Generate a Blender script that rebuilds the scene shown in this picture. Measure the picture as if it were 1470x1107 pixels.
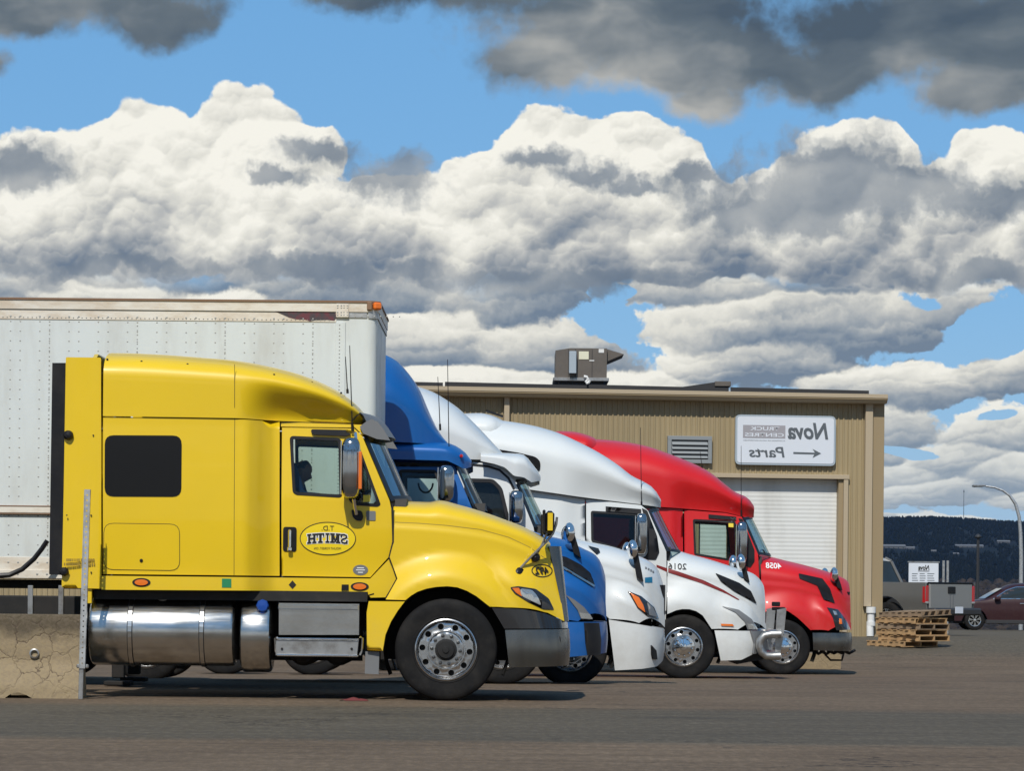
import bpy, bmesh, math, random
import numpy as np
from mathutils import Vector, Matrix
from mathutils.geometry import delaunay_2d_cdt
random.seed(7); rng = np.random.default_rng(11)
R = math.radians
scene = bpy.context.scene
for o in list(bpy.data.objects): bpy.data.objects.remove(o)
col = scene.collection

# ------------------------------------------------------------------ camera
FPX, PX0, HY, HC, ROLL = 4576.0, 735.0, 845.0, 1.14, R(0.55)   # lens and level read off the photograph
cam_d = bpy.data.cameras.new('camera'); cam = bpy.data.objects.new('camera', cam_d); col.objects.link(cam)
cam_d.sensor_width = 36; cam_d.lens = 36*FPX/1470; cam_d.clip_start = .5; cam_d.clip_end = 20000
cam_d.shift_y = (HY-553.5)/1470
cam.matrix_world = Matrix.Translation((0, 0, HC)) @ Matrix.Rotation(R(90), 4, 'X') @ Matrix.Rotation(ROLL, 4, 'Z')
scene.camera = cam
def at(px, py, D):
    """photo measurement at distance D -> metres (X across, Z up)"""
    dx, dy = px-PX0, py-HY; c, s = math.cos(ROLL), math.sin(ROLL)
    return (dx*c+dy*s)*D/FPX, HC-(-dx*s+dy*c)*D/FPX

# ------------------------------------------------------------------ light
SUN_EL, SUN_AZ = 48.0, 12.0            # behind the camera, a little to its left
scene.render.engine = 'CYCLES'; scene.cycles.max_bounces = 6; scene.cycles.diffuse_bounces = 2; scene.cycles.glossy_bounces = 3; scene.cycles.transparent_max_bounces = 12
scene.view_settings.view_transform = 'Standard'; scene.view_settings.look = 'None'
scene.view_settings.gamma = 1; scene.view_settings.exposure = -0.1
sd = bpy.data.lights.new('sun', 'SUN'); sd.energy = 4.2; sd.angle = R(.53); sd.color = (1, .955, .88)
sun = bpy.data.objects.new('sun', sd); col.objects.link(sun)
sdir = Vector((-math.sin(R(SUN_AZ))*math.cos(R(SUN_EL)), -math.cos(R(SUN_AZ))*math.cos(R(SUN_EL)), math.sin(R(SUN_EL))))
sun.rotation_euler = (-sdir).to_track_quat('-Z', 'Y').to_euler(); sun.location = sdir*60

# ------------------------------------------------------------------ node maths: E(socket) with operators
class E:
    T = None
    def __init__(s, v): s.v = v
    @staticmethod
    def n(t): return E.T.nodes.new(t)
    @staticmethod
    def lk(a, sock):
        if isinstance(a, E): a = a.v
        if hasattr(a, 'is_output'): E.T.links.new(a, sock)
        else: sock.default_value = a
    @staticmethod
    def m(op, *a, clamp=False):
        k = E.n('ShaderNodeMath'); k.operation = op; k.use_clamp = clamp
        for i, x in enumerate(a): E.lk(x, k.inputs[i])
        return E(k.outputs[0])
    def __add__(s, o): return E.m('ADD', s, o)
    __radd__ = __add__
    def __sub__(s, o): return E.m('SUBTRACT', s, o)
    def __rsub__(s, o): return E.m('SUBTRACT', o, s)
    def __mul__(s, o): return E.m('MULTIPLY', s, o)
    __rmul__ = __mul__
    def __truediv__(s, o): return E.m('DIVIDE', s, o)
    def __rtruediv__(s, o): return E.m('DIVIDE', o, s)
def mx(a, b): return E.m('MAXIMUM', a, b)
def mn(a, b): return E.m('MINIMUM', a, b)
def smax(a, b, k=.25): return E.m('SMOOTH_MAX', a, b, k)
def sstep(x, a, b, c=0., d=1., kind='SMOOTHSTEP'):
    k = E.n('ShaderNodeMapRange'); k.interpolation_type = kind; k.clamp = True
    E.lk(x, k.inputs['Value'])
    for nm, q in (('From Min', a), ('From Max', b), ('To Min', c), ('To Max', d)): E.lk(q, k.inputs[nm])
    return E(k.outputs[0])
def vec(x, y, z):
    k = E.n('ShaderNodeCombineXYZ')
    for i, q in enumerate((x, y, z)): E.lk(q, k.inputs[i])
    return E(k.outputs[0])
def sep(v):
    k = E.n('ShaderNodeSeparateXYZ'); E.lk(v, k.inputs[0]); return [E(o) for o in k.outputs]
def vop(op, a, b):
    k = E.n('ShaderNodeVectorMath'); k.operation = op; E.lk(a, k.inputs[0]); E.lk(b, k.inputs[1]); return E(k.outputs[0])
def vscale(a, f):
    k = E.n('ShaderNodeVectorMath'); k.operation = 'SCALE'; E.lk(a, k.inputs[0]); E.lk(f, k.inputs['Scale']); return E(k.outputs[0])
def noise(v, scale, detail=4., rough=.5, dist=0., colour=False, dim='3D'):
    k = E.n('ShaderNodeTexNoise'); k.noise_dimensions = dim; E.lk(v, k.inputs['Vector'])
    k.inputs['Scale'].default_value = scale; k.inputs['Detail'].default_value = detail
    k.inputs['Roughness'].default_value = rough; k.inputs['Distortion'].default_value = dist
    return E(k.outputs['Color' if colour else 'Fac'])
def voro(v, scale, detail=2., rough=.5, smooth=.6, feature='SMOOTH_F1', dim='3D'):
    k = E.n('ShaderNodeTexVoronoi'); k.voronoi_dimensions = dim; k.feature = feature; k.normalize = True; E.lk(v, k.inputs['Vector'])
    k.inputs['Scale'].default_value = scale; k.inputs['Detail'].default_value = detail; k.inputs['Roughness'].default_value = rough
    if feature == 'SMOOTH_F1': k.inputs['Smoothness'].default_value = smooth
    return E(k.outputs['Distance'])
def mixc(f, a, b):
    k = E.n('ShaderNodeMix'); k.data_type = 'RGBA'; E.lk(f, k.inputs[0])
    for q, i in ((a, 6), (b, 7)):
        if isinstance(q, (tuple, list)): q = (q[0], q[1], q[2], 1)
        E.lk(q, k.inputs[i])
    return E(k.outputs[2])
def ramp(f, stops):
    k = E.n('ShaderNodeValToRGB'); cr = k.color_ramp
    while len(cr.elements) < len(stops): cr.elements.new(.5)
    for e, (p, c) in zip(cr.elements, stops): e.position = p; e.color = (c[0], c[1], c[2], 1)
    E.lk(f, k.inputs[0]); return E(k.outputs[0])
# ------------------------------------------------------------------ world: Nishita sky with cumulus banks by direction
world = bpy.data.worlds.new('World'); scene.world = world; world.use_nodes = True
nt = world.node_tree; nt.nodes.clear()
SKY = .1
def sky_world():
    E.T = nt
    def noise(*a, **k): return globals()['noise'](*a, dim='2D', **k)
    def lump(Q, scale, smooth=.7, rnd=1.):
        """one octave of round puffs: distance to puff centre, height above it, per-puff random"""
        k = E.n('ShaderNodeTexVoronoi'); k.feature = 'SMOOTH_F1'; k.voronoi_dimensions = '2D'; E.lk(Q, k.inputs['Vector'])
        k.inputs['Scale'].default_value = scale; k.inputs['Detail'].default_value = 0; k.inputs['Smoothness'].default_value = smooth; k.inputs['Randomness'].default_value = rnd
        dv = vscale(vop('SUBTRACT', Q, E(k.outputs['Position'])), scale); ox, oy, _ = sep(dv); r, _, _ = sep(E(k.outputs['Color']))
        return E(k.outputs['Distance']), oy*.95 - ox*.25, r
    tc = E.n('ShaderNodeTexCoord'); d = E(tc.outputs['Generated'])
    sk = E.n('ShaderNodeTexSky'); sk.sky_type = 'NISHITA'; sk.sun_disc = False
    sk.sun_elevation = R(SUN_EL); sk.sun_rotation = R(180+SUN_AZ); sk.altitude = 50
    sk.air_density = 1.0; sk.dust_density = .3; sk.ozone_density = 2.0
    x, y, z = sep(d)
    K = 45.76                                     # 1 unit = 1/45.76 rad of sky
    u = E.m('ARCTAN2', x, y)*K
    v = E.m('ARCSINE', z)*K
    P = vec(u, v, 0.)
    warp = vop('SUBTRACT', noise(P, .6, 2, .5, colour=True), (.5, .5, .5))
    warp2 = vop('SUBTRACT', noise(P, 3.2, 3, .6, colour=True), (.5, .5, .5))
    fine = noise(P, 7., 3, .6) - .5
    PW = vop('ADD', P, vscale(warp, .55))
    PB = vop('ADD', vec(E.m('PINGPONG', u + 8., 16.) - 8., v, 0.), vscale(warp, .55))     # the banks in view go on all round
    PWW = vop('ADD', PW, vscale(warp2, .13))
    def blobs(Q, lst, k=.2):
        f = None
        for (px, py, rx, ry) in lst:
            mp = E.n('ShaderNodeMapping'); mp.vector_type = 'TEXTURE'; E.lk(Q, mp.inputs[0])
            mp.inputs[1].default_value = ((px-735)/100, (845-py)/100, 0); mp.inputs[3].default_value = (rx/100, ry/100, 1)
            ln = E.n('ShaderNodeVectorMath'); ln.operation = 'LENGTH'; E.lk(mp.outputs[0], ln.inputs[0])
            b = 1. - E(ln.outputs['Value'])
            f = b if f is None else smax(f, b, k)
        return f
    # --- main bank of cumulus
    MID = [(30, 290, 78, 80), (125, 275, 105, 85), (215, 238, 92, 88), (345, 220, 108, 80), (432, 235, 58, 60), (60, 345, 150, 70), (240, 330, 190, 90),
           (430, 330, 200, 80), (590, 340, 160, 80), (720, 275, 82, 66), (790, 228, 98, 66), (880, 228, 98, 62), (955, 250, 62, 50), (830, 325, 220, 85),
           (1010, 340, 190, 75), (1225, 225, 78, 48), (1215, 275, 150, 62), (1390, 275, 110, 58), (1190, 345, 200, 75), (1410, 222, 56, 44), (1455, 275, 90, 85), (1350, 340, 190, 75), (1500, 340, 120, 80), (-60, 320, 140, 90)]
    d1, h1, r1 = lump(PWW, 1.35, .55); d2, h2, r2 = lump(vop('ADD', PW, vscale(warp2, .2)), 3.6, .6)
    d3, h3, r3 = lump(vop('ADD', P, vscale(warp2, .22)), 8.5, .6)
    soft = noise(vop('ADD', P, vscale(warp, .8)), .62, 3, .5) - .5
    fm = blobs(PB, MID) + (.5-d1)*.34 + (.45-d2)*.15 + (.45-d3)*.055 + fine*.06
    am = sstep(fm, .0, .075)
    flank = sstep(v + soft*1.5, 4.3, 5.75)          # banks darken towards their flat bases
    litm = flank*.60 + h1*.34 + h2*.18 + h3*.09 + soft*.55 + fine*.05 + .27 - sstep(fm, .25, .9)*.06
    cm = ramp(litm, [(.0, (.16, .215, .295)), (.22, (.31, .345, .385)), (.45, (.54, .55, .54)), (.68, (.80, .79, .72)), (.92, (1.0, .98, .89))])
    # --- low, far rows: flattened cumulus crowding to the horizon
    vv = mx(v, .0); lg = E.m('LOGARITHM', vv + 1.1, 2.718)
    QL = vec(u*.74*(1./(vv*.1+.75)), lg*8.6, 0.)
    QL = vop('ADD', QL, vscale(vop('SUBTRACT', noise(QL, .42, 2, .5, colour=True), (.5, .5, .5)), 1.7)); QLW = vop('ADD', QL, vscale(warp2, .30))
    e1, g1, q1 = lump(QLW, .86, .28); e2, g2, q2 = lump(vop('ADD', QL, vscale(warp2, .5)), 2.5, .6)
    cov = noise(QL, .36, 2, .5) - .5; tone = noise(QL, .7, 3, .55) - .5
    gap = blobs(PB, [(1420, 465, 100, 66), (868, 420, 44, 15), (1330, 428, 80, 24), (1510, 570, 80, 40), (1300, 646, 75, 11), (1440, 590, 50, 14)])
    fl = (.58-e1)*.95 + (.5-e2)*.30 + cov*1.3 + (.45-d3)*.08 + fine*.10 + .17 - mx(gap, 0.)*1.0 + sstep(v, 2.2, 4.2, .16, 0.)
    al = sstep(fl, .0, .11)*sstep(v + soft*.9, 4.25, 4.8, 1., 0.)
    litl = .52 + g1*.78 + g2*.20 + h2*.06 + h3*.04 + (q1-.5)*.42 + tone*.55 + fine*.08
    cl = ramp(litl, [(.0, (.185, .245, .325)), (.25, (.33, .375, .42)), (.48, (.54, .555, .545)), (.72, (.79, .78, .71)), (1., (.97, .95, .86))])
    cl = mixc(sstep(v, .8, 3.2, .45, 0.), cl, (.46, .55, .62))
    # --- grey scud lying in front of the banks
    SC = [(452, 222, 66, 24), (396, 268, 44, 16), (560, 262, 95, 40), (35, 255, 60, 40), (1170, 285, 205, 72), (1195, 240, 110, 52), (1090, 305, 130, 42), (1310, 275, 85, 52), (765, 232, 60, 18),
          (835, 250, 70, 19), (905, 268, 60, 16), (988, 250, 44, 18), (480, 395, 200, 20), (150, 392, 170, 15), (800, 400, 220, 22), (1400, 395, 150, 22), (1430, 290, 85, 45)]
    fs = blobs(vop('ADD', PB, vscale(warp2, .34)), SC, .3) + (noise(vop('ADD', PW, vscale(warp2, .3)), 1.8, 4, .55)-.5)*1.35 + fine*.16 + (.5-d2)*.22 + (.45-d3)*.12
    asu = sstep(fs, -.2, .62, 0., .88)
    cs = ramp(soft + h1*.28 + fine*.1 + .45, [(.05, (.135, .185, .255)), (.45, (.235, .28, .335)), (.8, (.42, .445, .46)), (1., (.6, .6, .58))])
    # --- dark near deck overhead
    TOP = [(110, 8, 235, 60), (225, 42, 95, 42), (20, 40, 110, 45), (640, -22, 350, 62), (520, 5, 130, 30), (900, 40, 280, 92), (1010, 95, 250, 62), (1005, 145, 80, 34), (1330, 50, 280, 95), (1390, 130, 120, 44),
           (770, 90, 110, 50), (-30, 120, 50, 30), (1490, 70, 130, 75), (600, -130, 900, 120), (1180, 110, 130, 50)]
    ft = blobs(vop('ADD', PB, vscale(warp2, .16)), TOP, .3) + (noise(PW, .95, 3, .5)-.5)*.75 + fine*.16 + (.5-d2)*.16 + (.45-d3)*.08
    at_ = sstep(ft, -.08, .48, 0., .985)
    deck = noise(vop('ADD', vec(u*.62, v*1.35, 5.), vscale(warp, .8)), .6, 4, .5)
    ct = ramp((deck-.5)*1.9 + .52 - (v-7.5)*.19 + fine*.05,
              [(.05, (.08, .112, .15)), (.40, (.14, .175, .205)), (.64, (.26, .285, .30)), (.95, (.48, .48, .455))])
    # --- the same weather all round, beyond the banks above
    a1 = noise(vec(u, v*1.5, 0.), .16, 4, .55)
    dg, hg, rg = lump(vec(u, v*1.3, 0.), .38, .6)
    outside = sstep(v, 8.6, 10.2)
    ag = sstep(a1*1.6 - .80 + (.5-dg)*.3, -.02, .2)*outside
    cg = ramp(hg*.5+.45+soft*.4, [(.0, (.08, .112, .15)), (.4, (.15, .185, .215)), (.75, (.30, .32, .335)), (1., (.55, .55, .53))])   # unseen overhead: grey bases like the deck in view, darkened to cut ambient light
    # --- compose
    base = mixc(sstep(v, -1., 5., .6, .65), E(sk.outputs[0]), (1.15, 4.1, 8.3))
    def bgn(c, st):
        k = E.n('ShaderNodeBackground'); E.lk(c, k.inputs[0]); k.inputs[1].default_value = st; return k.outputs[0]
    def over(acc, a, c):
        k = E.n('ShaderNodeMixShader'); E.lk(a, k.inputs[0]); E.T.links.new(acc, k.inputs[1]); E.T.links.new(bgn(c, 1.), k.inputs[2]); return k.outputs[0]
    acc = over(bgn(base, SKY), ag, cg)
    acc = over(acc, al, cl)
    acc = over(acc, am*(1.-outside)*sstep(v, 4.0, 4.5), cm)
    acc = over(acc, asu, cs)
    acc = over(acc, at_, ct)
    out = E.n('ShaderNodeOutputWorld'); E.T.links.new(acc, out.inputs[0])
sky_world()
world.cycles.sampling_method = 'NONE'
# ------------------------------------------------------------------ materials
MATS = {}
def pmat(name, rgb=(.5, .5, .5), rough=.5, metal=0., coat=0., spec=.5, fn=None, bump=None, aniso=0.):
    """Principled material; fn(pos)->(colour, rough) and bump(pos)->height use object-space metres"""
    if name in MATS: return MATS[name]
    m = bpy.data.materials.new(name); m.use_nodes = True; E.T = m.node_tree; m.node_tree.nodes.clear()
    b = E.n('ShaderNodeBsdfPrincipled'); o = E.n('ShaderNodeOutputMaterial'); E.T.links.new(b.outputs[0], o.inputs[0])
    b.inputs['Base Color'].default_value = (*rgb, 1); b.inputs['Roughness'].default_value = rough; b.inputs['Metallic'].default_value = metal
    b.inputs['Coat Weight'].default_value = coat; b.inputs['Coat Roughness'].default_value = .03; b.inputs['Specular IOR Level'].default_value = spec
    if fn or bump:
        g = E.n('ShaderNodeNewGeometry'); p = E(g.outputs['Position'])
    if fn:
        r = fn(p)
        if r[0] is not None: E.lk(r[0], b.inputs['Base Color'])
        if r[1] is not None: E.lk(r[1], b.inputs['Roughness'])
    if bump:
        h, st, dist = bump(p); k = E.n('ShaderNodeBump'); k.inputs['Strength'].default_value = st; k.inputs['Distance'].default_value = dist
        E.lk(h, k.inputs['Height']); E.T.links.new(k.outputs[0], b.inputs['Normal'])
    MATS[name] = m; return m
def paint(name, rgb, metal=0., rough=.42, dirt=(.30, .26, .21), amt=.35, coat=.55):
    def fn(p):
        x, y, z = sep(p)
        n = noise(p, 2.3, 5, .6)
        film = sstep(z + (n-.5)*.9, .35, 1.5, amt, .02)*sstep(noise(p, 9., 4, .6), .25, .75, .45, 1.)   # road dust settles low on the bodywork
        tone = mixc(sstep(noise(p, .9, 3, .5), .3, .7), [c*.95 for c in rgb], rgb)
        return mixc(film, tone, dirt), (film*.45 + rough)
    return pmat(name, rgb, rough, metal, coat, .35, fn, lambda p: (noise(p, 1.6, 2, .5), .12, .05))
M = {}
M['yellow'] = paint('yellow_paint', (.76, .51, .003), amt=.16)
M['blue'] = paint('blue_paint', (.0003, .10, .36), metal=.1, amt=.06, rough=.4, coat=.3)
M['white'] = paint('white_paint', (.66, .685, .68), amt=.25)
M['red'] = paint('red_paint', (.58, .005, .008), amt=.08, coat=.35)
M['chrome'] = pmat('chrome', (.78, .79, .80), .07, 1., fn=lambda p: (None, sstep(noise(p, 7, 4, .6), .3, .8, .05, .2)))
M['brushed'] = pmat('brushed_aluminium', (.62, .62, .61), .2, 1., fn=lambda p: (mixc(sstep(noise(p, 2.2, 5, .6), .35, .75), (.64, .64, .63), (.50, .49, .46)), sstep(noise(vop('MULTIPLY', p, (1., 12., 12.)), 2., 4, .6), .3, .7, .17, .27)))
M['bumper_steel'] = pmat('bumper_steel', (.34, .34, .33), .24, 1., fn=lambda p: (mixc(sstep(noise(vop('MULTIPLY', p, (3., 3., .5)), 2., 4, .55), .35, .75), (.22, .22, .21), (.165, .163, .155)), sstep(noise(p, 3., 3, .5), .3, .7, .2, .3)))
M['wheel_alu'] = pmat('wheel_aluminium', (.60, .61, .62), .26, 1., fn=lambda p: (mixc(sstep(noise(p, 5, 3, .5), .4, .75), (.62, .63, .64), (.48, .47, .45)), sstep(noise(p, 5, 3, .5), .3, .7, .22, .34)))
M['lug'] = pmat('lug_steel', (.10, .10, .10), .4, .8)
M['dull_steel'] = pmat('dull_steel', (.42, .42, .41), .42, .9, fn=lambda p: (mixc(sstep(noise(p, 6, 5, .65), .4, .75), (.46, .46, .45), (.27, .25, .23)), None))
M['rubber'] = pmat('tyre_rubber', (.012, .012, .012), .8, spec=.2, fn=lambda p: (mixc(sstep(noise(p, 5, 5, .65), .35, .8), (.0085, .0085, .009), (.024, .022, .020)), None))
M['mirror_shell'] = pmat('mirror_shell', (.40, .41, .42), .1, 1.)
M['plastic'] = pmat('black_plastic', (.018, .018, .02), .42, spec=.3, fn=lambda p: (mixc(sstep(noise(p, 4, 5, .6), .35, .75), (.008, .008, .010), (.018, .017, .017)), None))
M['dark'] = pmat('underbody', (.02, .019, .018), .8, fn=lambda p: (mixc(sstep(noise(p, 4, 5, .65), .35, .75), (.008, .008, .008), (.02, .017, .015)), None))
M['grey_plastic'] = pmat('grey_plastic', (.16, .165, .17), .5)
M['interior'] = pmat('cab_interior', (.06, .058, .055), .75)
M['seat'] = pmat('seat_fabric', (.05, .05, .055), .9)
M['amber'] = pmat('amber_lens', (.75, .16, .01), .15, coat=.5)
M['red_lens'] = pmat('red_lens', (.45, .01, .012), .15, coat=.5)
M['lamp'] = pmat('headlamp_inner', (.62, .63, .62), .12, .8)
M['white_dot'] = pmat('white_lettering', (.78, .78, .76), .5)
M['black_ink'] = pmat('black_lettering', (.015, .013, .01), .5)
M['grey_ink'] = pmat('grey_lettering', (.15, .17, .19), .5)
M['green_sticker'] = pmat('green_sticker', (.02, .22, .09), .4)
M['blue_cap'] = pmat('blue_plastic', (.01, .06, .30), .35)
M['yellow_sticker'] = pmat('yellow_sticker', (.8, .62, .05), .5)
M['black_paint'] = pmat('black_gloss', (.015, .015, .017), .12, coat=.6)
def glass(name, tint, fr=1.45, refl=1.):
    m = bpy.data.materials.new(name); m.use_nodes = True; E.T = m.node_tree; m.node_tree.nodes.clear()
    o = E.n('ShaderNodeOutputMaterial'); t = E.n('ShaderNodeBsdfTransparent'); t.inputs[0].default_value = (*tint, 1)
    g = E.n('ShaderNodeBsdfGlossy'); g.inputs['Roughness'].default_value = .02; f = E.n('ShaderNodeFresnel'); f.inputs[0].default_value = fr
    mx_ = E.n('ShaderNodeMixShader'); E.lk(E(f.outputs[0])*refl, mx_.inputs[0]); E.T.links.new(t.outputs[0], mx_.inputs[1]); E.T.links.new(g.outputs[0], mx_.inputs[2])
    E.T.links.new(mx_.outputs[0], o.inputs[0]); return m
M['glass'] = glass('cab_glass', (.70, .80, .77)); M['shield'] = glass('windshield_glass', (.50, .62, .58), 1.3, .45); M['dim_interior'] = glass('dim_interior_glass', (.14, .15, .15), 1.5); M['tint'] = pmat('tinted_window', (.006, .006, .007), .14, spec=.3)
M['car_glass'] = pmat('car_window', (.02, .026, .028), .03, coat=.4)

# ------------------------------------------------------------------ mesh building
def link(name, me, mat, parent=None, loc=None):
    o = bpy.data.objects.new(name, me); col.objects.link(o)
    if mat is not None and not me.materials: me.materials.append(M[mat] if isinstance(mat, str) else mat)
    if parent is not None: o.parent = parent
    if loc is not None: o.location = loc
    return o
def tag(o, label, cat=None, group=None, kind=None):
    if label: o['label'] = label
    if cat: o['category'] = cat
    if group: o['group'] = group
    if kind: o['kind'] = kind
    return o
def empty(name, loc, label=None, cat=None, group=None, rz=0):
    o = bpy.data.objects.new(name, None); col.objects.link(o); o.location = loc; o.rotation_euler = (0, 0, rz); o.empty_display_size = .2
    return tag(o, label, cat, group)
def copy_tree(o, parent=None, **kw):
    c = o.copy(); col.objects.link(c); c.parent = parent
    for ch in list(o.children): copy_tree(ch, c)
    return c
def ss(x, a, b):
    t = min(1, max(0, (x-a)/(b-a))) if a != b else float(x >= a); return t*t*(3-2*t)
class MB:
    """collects shapes; build() links them as one mesh object"""
    def __init__(s): s.v = []; s.f = []; s.sm = []
    def add(s, vs, fs, smooth=False):
        n = len(s.v); s.v += [tuple(p) for p in vs]; s.f += [tuple(i+n for i in f) for f in fs]; s.sm += [smooth]*len(fs); return s
    def box(s, c, d, ch=0., rz=0., ry=0., rx=0.):
        hx, hy, hz = d[0]/2, d[1]/2, d[2]/2; ch = min(ch, .45*min(d))
        mt = Matrix.Rotation(rz, 3, 'Z') @ Matrix.Rotation(ry, 3, 'Y') @ Matrix.Rotation(rx, 3, 'X')
        vs = []; idx = {}
        for sx in (-1, 1):
            for sy in (-1, 1):
                for sz in (-1, 1):
                    if ch <= 0: idx[(sx, sy, sz)] = len(vs); vs.append((sx*hx, sy*hy, sz*hz))
                    else:
                        for a in range(3):
                            p = [sx*(hx-ch), sy*(hy-ch), sz*(hz-ch)]; p[a] = (sx*hx, sy*hy, sz*hz)[a]
                            idx[(sx, sy, sz, a)] = len(vs); vs.append(tuple(p))
        fs = []; S = (-1, 1)
        if ch <= 0:
            fs = [[idx[k] for k in q] for q in (((-1,-1,-1),(-1,-1,1),(-1,1,1),(-1,1,-1)), ((1,-1,-1),(1,1,-1),(1,1,1),(1,-1,1)), ((-1,-1,-1),(1,-1,-1),(1,-1,1),(-1,-1,1)),
                  ((-1,1,-1),(-1,1,1),(1,1,1),(1,1,-1)), ((-1,-1,-1),(-1,1,-1),(1,1,-1),(1,-1,-1)), ((-1,-1,1),(1,-1,1),(1,1,1),(-1,1,1)))]
        else:
            def key(a, sa, b, sb, c, sc, ax): q = [0, 0, 0]; q[a] = sa; q[b] = sb; q[c] = sc; return idx[(q[0], q[1], q[2], ax)]
            for a in range(3):
                b, c2 = (a+1) % 3, (a+2) % 3
                for sa in S:
                    f = [key(a, sa, b, -1, c2, -1, a), key(a, sa, b, 1, c2, -1, a), key(a, sa, b, 1, c2, 1, a), key(a, sa, b, -1, c2, 1, a)]
                    fs.append(f if sa > 0 else f[::-1])
                for sa in S:
                    for sb in S:
                        f = [key(a, sa, b, sb, c2, -1, a), key(a, sa, b, sb, c2, 1, a), key(a, sa, b, sb, c2, 1, b), key(a, sa, b, sb, c2, -1, b)]
                        fs.append(f if sa*sb < 0 else f[::-1])
            for sx in S:
                for sy in S:
                    for sz in S:
                        f = [idx[(sx, sy, sz, a)] for a in range(3)]; fs.append(f if sx*sy*sz > 0 else f[::-1])
        C = Vector(c); return s.add([C + mt @ Vector(p) for p in vs], fs)
    def tube(s, path, r, n=8, cap=True):
        path = [Vector(p) for p in path]; vs = []; fs = []; up = None
        for i, p in enumerate(path):
            t = (path[min(i+1, len(path)-1)]-path[max(i-1, 0)]).normalized()
            if up is None: up = t.orthogonal().normalized()
            up = (up - t*up.dot(t)).normalized(); w = t.cross(up); rr = r[i] if isinstance(r, (list, tuple)) else r
            vs += [p + (up*math.cos(2*math.pi*k/n) + w*math.sin(2*math.pi*k/n))*rr for k in range(n)]
        for i in range(len(path)-1):
            for k in range(n): a = i*n+k; b = i*n+(k+1) % n; fs.append((a, b, b+n, a+n))
        s.add(vs, fs, True)
        if cap: s.add(vs[:n], [tuple(range(n))[::-1]]); s.add(vs[-n:], [tuple(range(n))])
        return s
    def lathe(s, prof, c, axis='y', n=32, a0=0., a1=2*math.pi, smooth=True):
        vs = []; fs = []; full = abs(a1-a0-2*math.pi) < 1e-6; m = n if full else n+1; C = Vector(c)
        for (r, h) in prof:
            for k in range(m):
                t = a0+(a1-a0)*k/n; q = (r*math.cos(t), h, r*math.sin(t))
                if axis == 'z': q = (r*math.cos(t), r*math.sin(t), h)
                if axis == 'x': q = (h, r*math.cos(t), r*math.sin(t))
                vs.append(C+Vector(q))
        for i in range(len(prof)-1):
            for k in range(n): a = i*m+k; b = i*m+(k+1) % m; fs.append((a, b, b+m, a+m))
        return s.add(vs, fs, smooth)
    def grid(s, rows, smooth=True, closed=False):
        n = len(rows[0]); vs = [p for r in rows for p in r]; fs = []
        for i in range(len(rows)-1):
            for k in range(n if closed else n-1): a = i*n+k; b = i*n+(k+1) % n; fs.append((a, b, b+n, a+n))
        return s.add(vs, fs, smooth)
    def prism(s, poly, y0, y1, plane='xz'):
        """closed prism of a 2-D outline; plane xz extrudes along y, yz along x, xy along z"""
        mp = {'xz': lambda p, t: (p[0], t, p[1]), 'yz': lambda p, t: (t, p[0], p[1]), 'xy': lambda p, t: (p[0], p[1], t)}[plane]
        n = len(poly); vs, tr = cdt(poly)
        for t in (y0, y1): s.add([mp(p, t) for p in vs], tr)
        s.add([mp(p, y0) for p in poly]+[mp(p, y1) for p in poly], [(i, (i+1) % n, n+(i+1) % n, n+i) for i in range(n)])
        return s
    def build(s, name, mat, parent=None, loc=None, sharp=38):
        me = bpy.data.meshes.new(name); me.from_pydata(s.v, [], s.f); me.polygons.foreach_set('use_smooth', s.sm)
        if any(s.sm): me.set_sharp_from_angle(angle=R(sharp))
        return link(name, me, mat, parent, loc)
def inpoly(P, poly):
    P = np.asarray(P); x, y = P[:, 0], P[:, 1]; q = np.asarray(poly); r = np.roll(q, -1, 0); ins = np.zeros(len(P), bool)
    for (x1, y1), (x2, y2) in zip(q, r):
        if y1 == y2: continue
        ins ^= ((y1 > y) != (y2 > y)) & (x < (x2-x1)*(y-y1)/(y2-y1)+x1)
    return ins
def resample(poly, h):
    out = []
    for (a, b) in zip(poly, poly[1:]+poly[:1]):
        n = max(1, int(math.ceil(math.hypot(b[0]-a[0], b[1]-a[1])/h)))
        out += [(a[0]+(b[0]-a[0])*i/n, a[1]+(b[1]-a[1])*i/n) for i in range(n)]
    return out
def cdt(outline, holes=(), h=None):
    loops = [list(outline)]+[list(q) for q in holes]
    if h: loops = [resample(l, h) for l in loops]
    pts = []; ed = []
    for l in loops:
        i0 = len(pts); pts += [Vector(p) for p in l]; ed += [(i0+i, i0+(i+1) % len(l)) for i in range(len(l))]
    if h:
        q = np.array([(p[0], p[1]) for p in pts]); lo, hi = q.min(0), q.max(0)
        gx, gy = np.meshgrid(np.arange(lo[0]+h/2, hi[0], h), np.arange(lo[1]+h/2, hi[1], h)); G = np.stack([gx.ravel(), gy.ravel()], 1)
        if len(G):
            k = inpoly(G, loops[0])
            for l in loops[1:]: k &= ~inpoly(G, l)
            G = G[k]
        if len(G):
            d = np.min(((G[:, None, :]-q[None, :, :])**2).sum(2), 1); G = G[d > (.45*h)**2]; pts += [Vector(g) for g in G]
    r = delaunay_2d_cdt(pts, ed, [], 0, 1e-7)
    vs = [(p[0], p[1]) for p in r[0]]; tr = [f for f in r[2]]
    if not tr: return vs, []
    cen = np.array([[sum(vs[i][0] for i in f)/3, sum(vs[i][1] for i in f)/3] for f in tr]); k = inpoly(cen, loops[0])
    for l in loops[1:]: k &= ~inpoly(cen, l)
    return vs, [f for f, z in zip(tr, k) if z]
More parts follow.
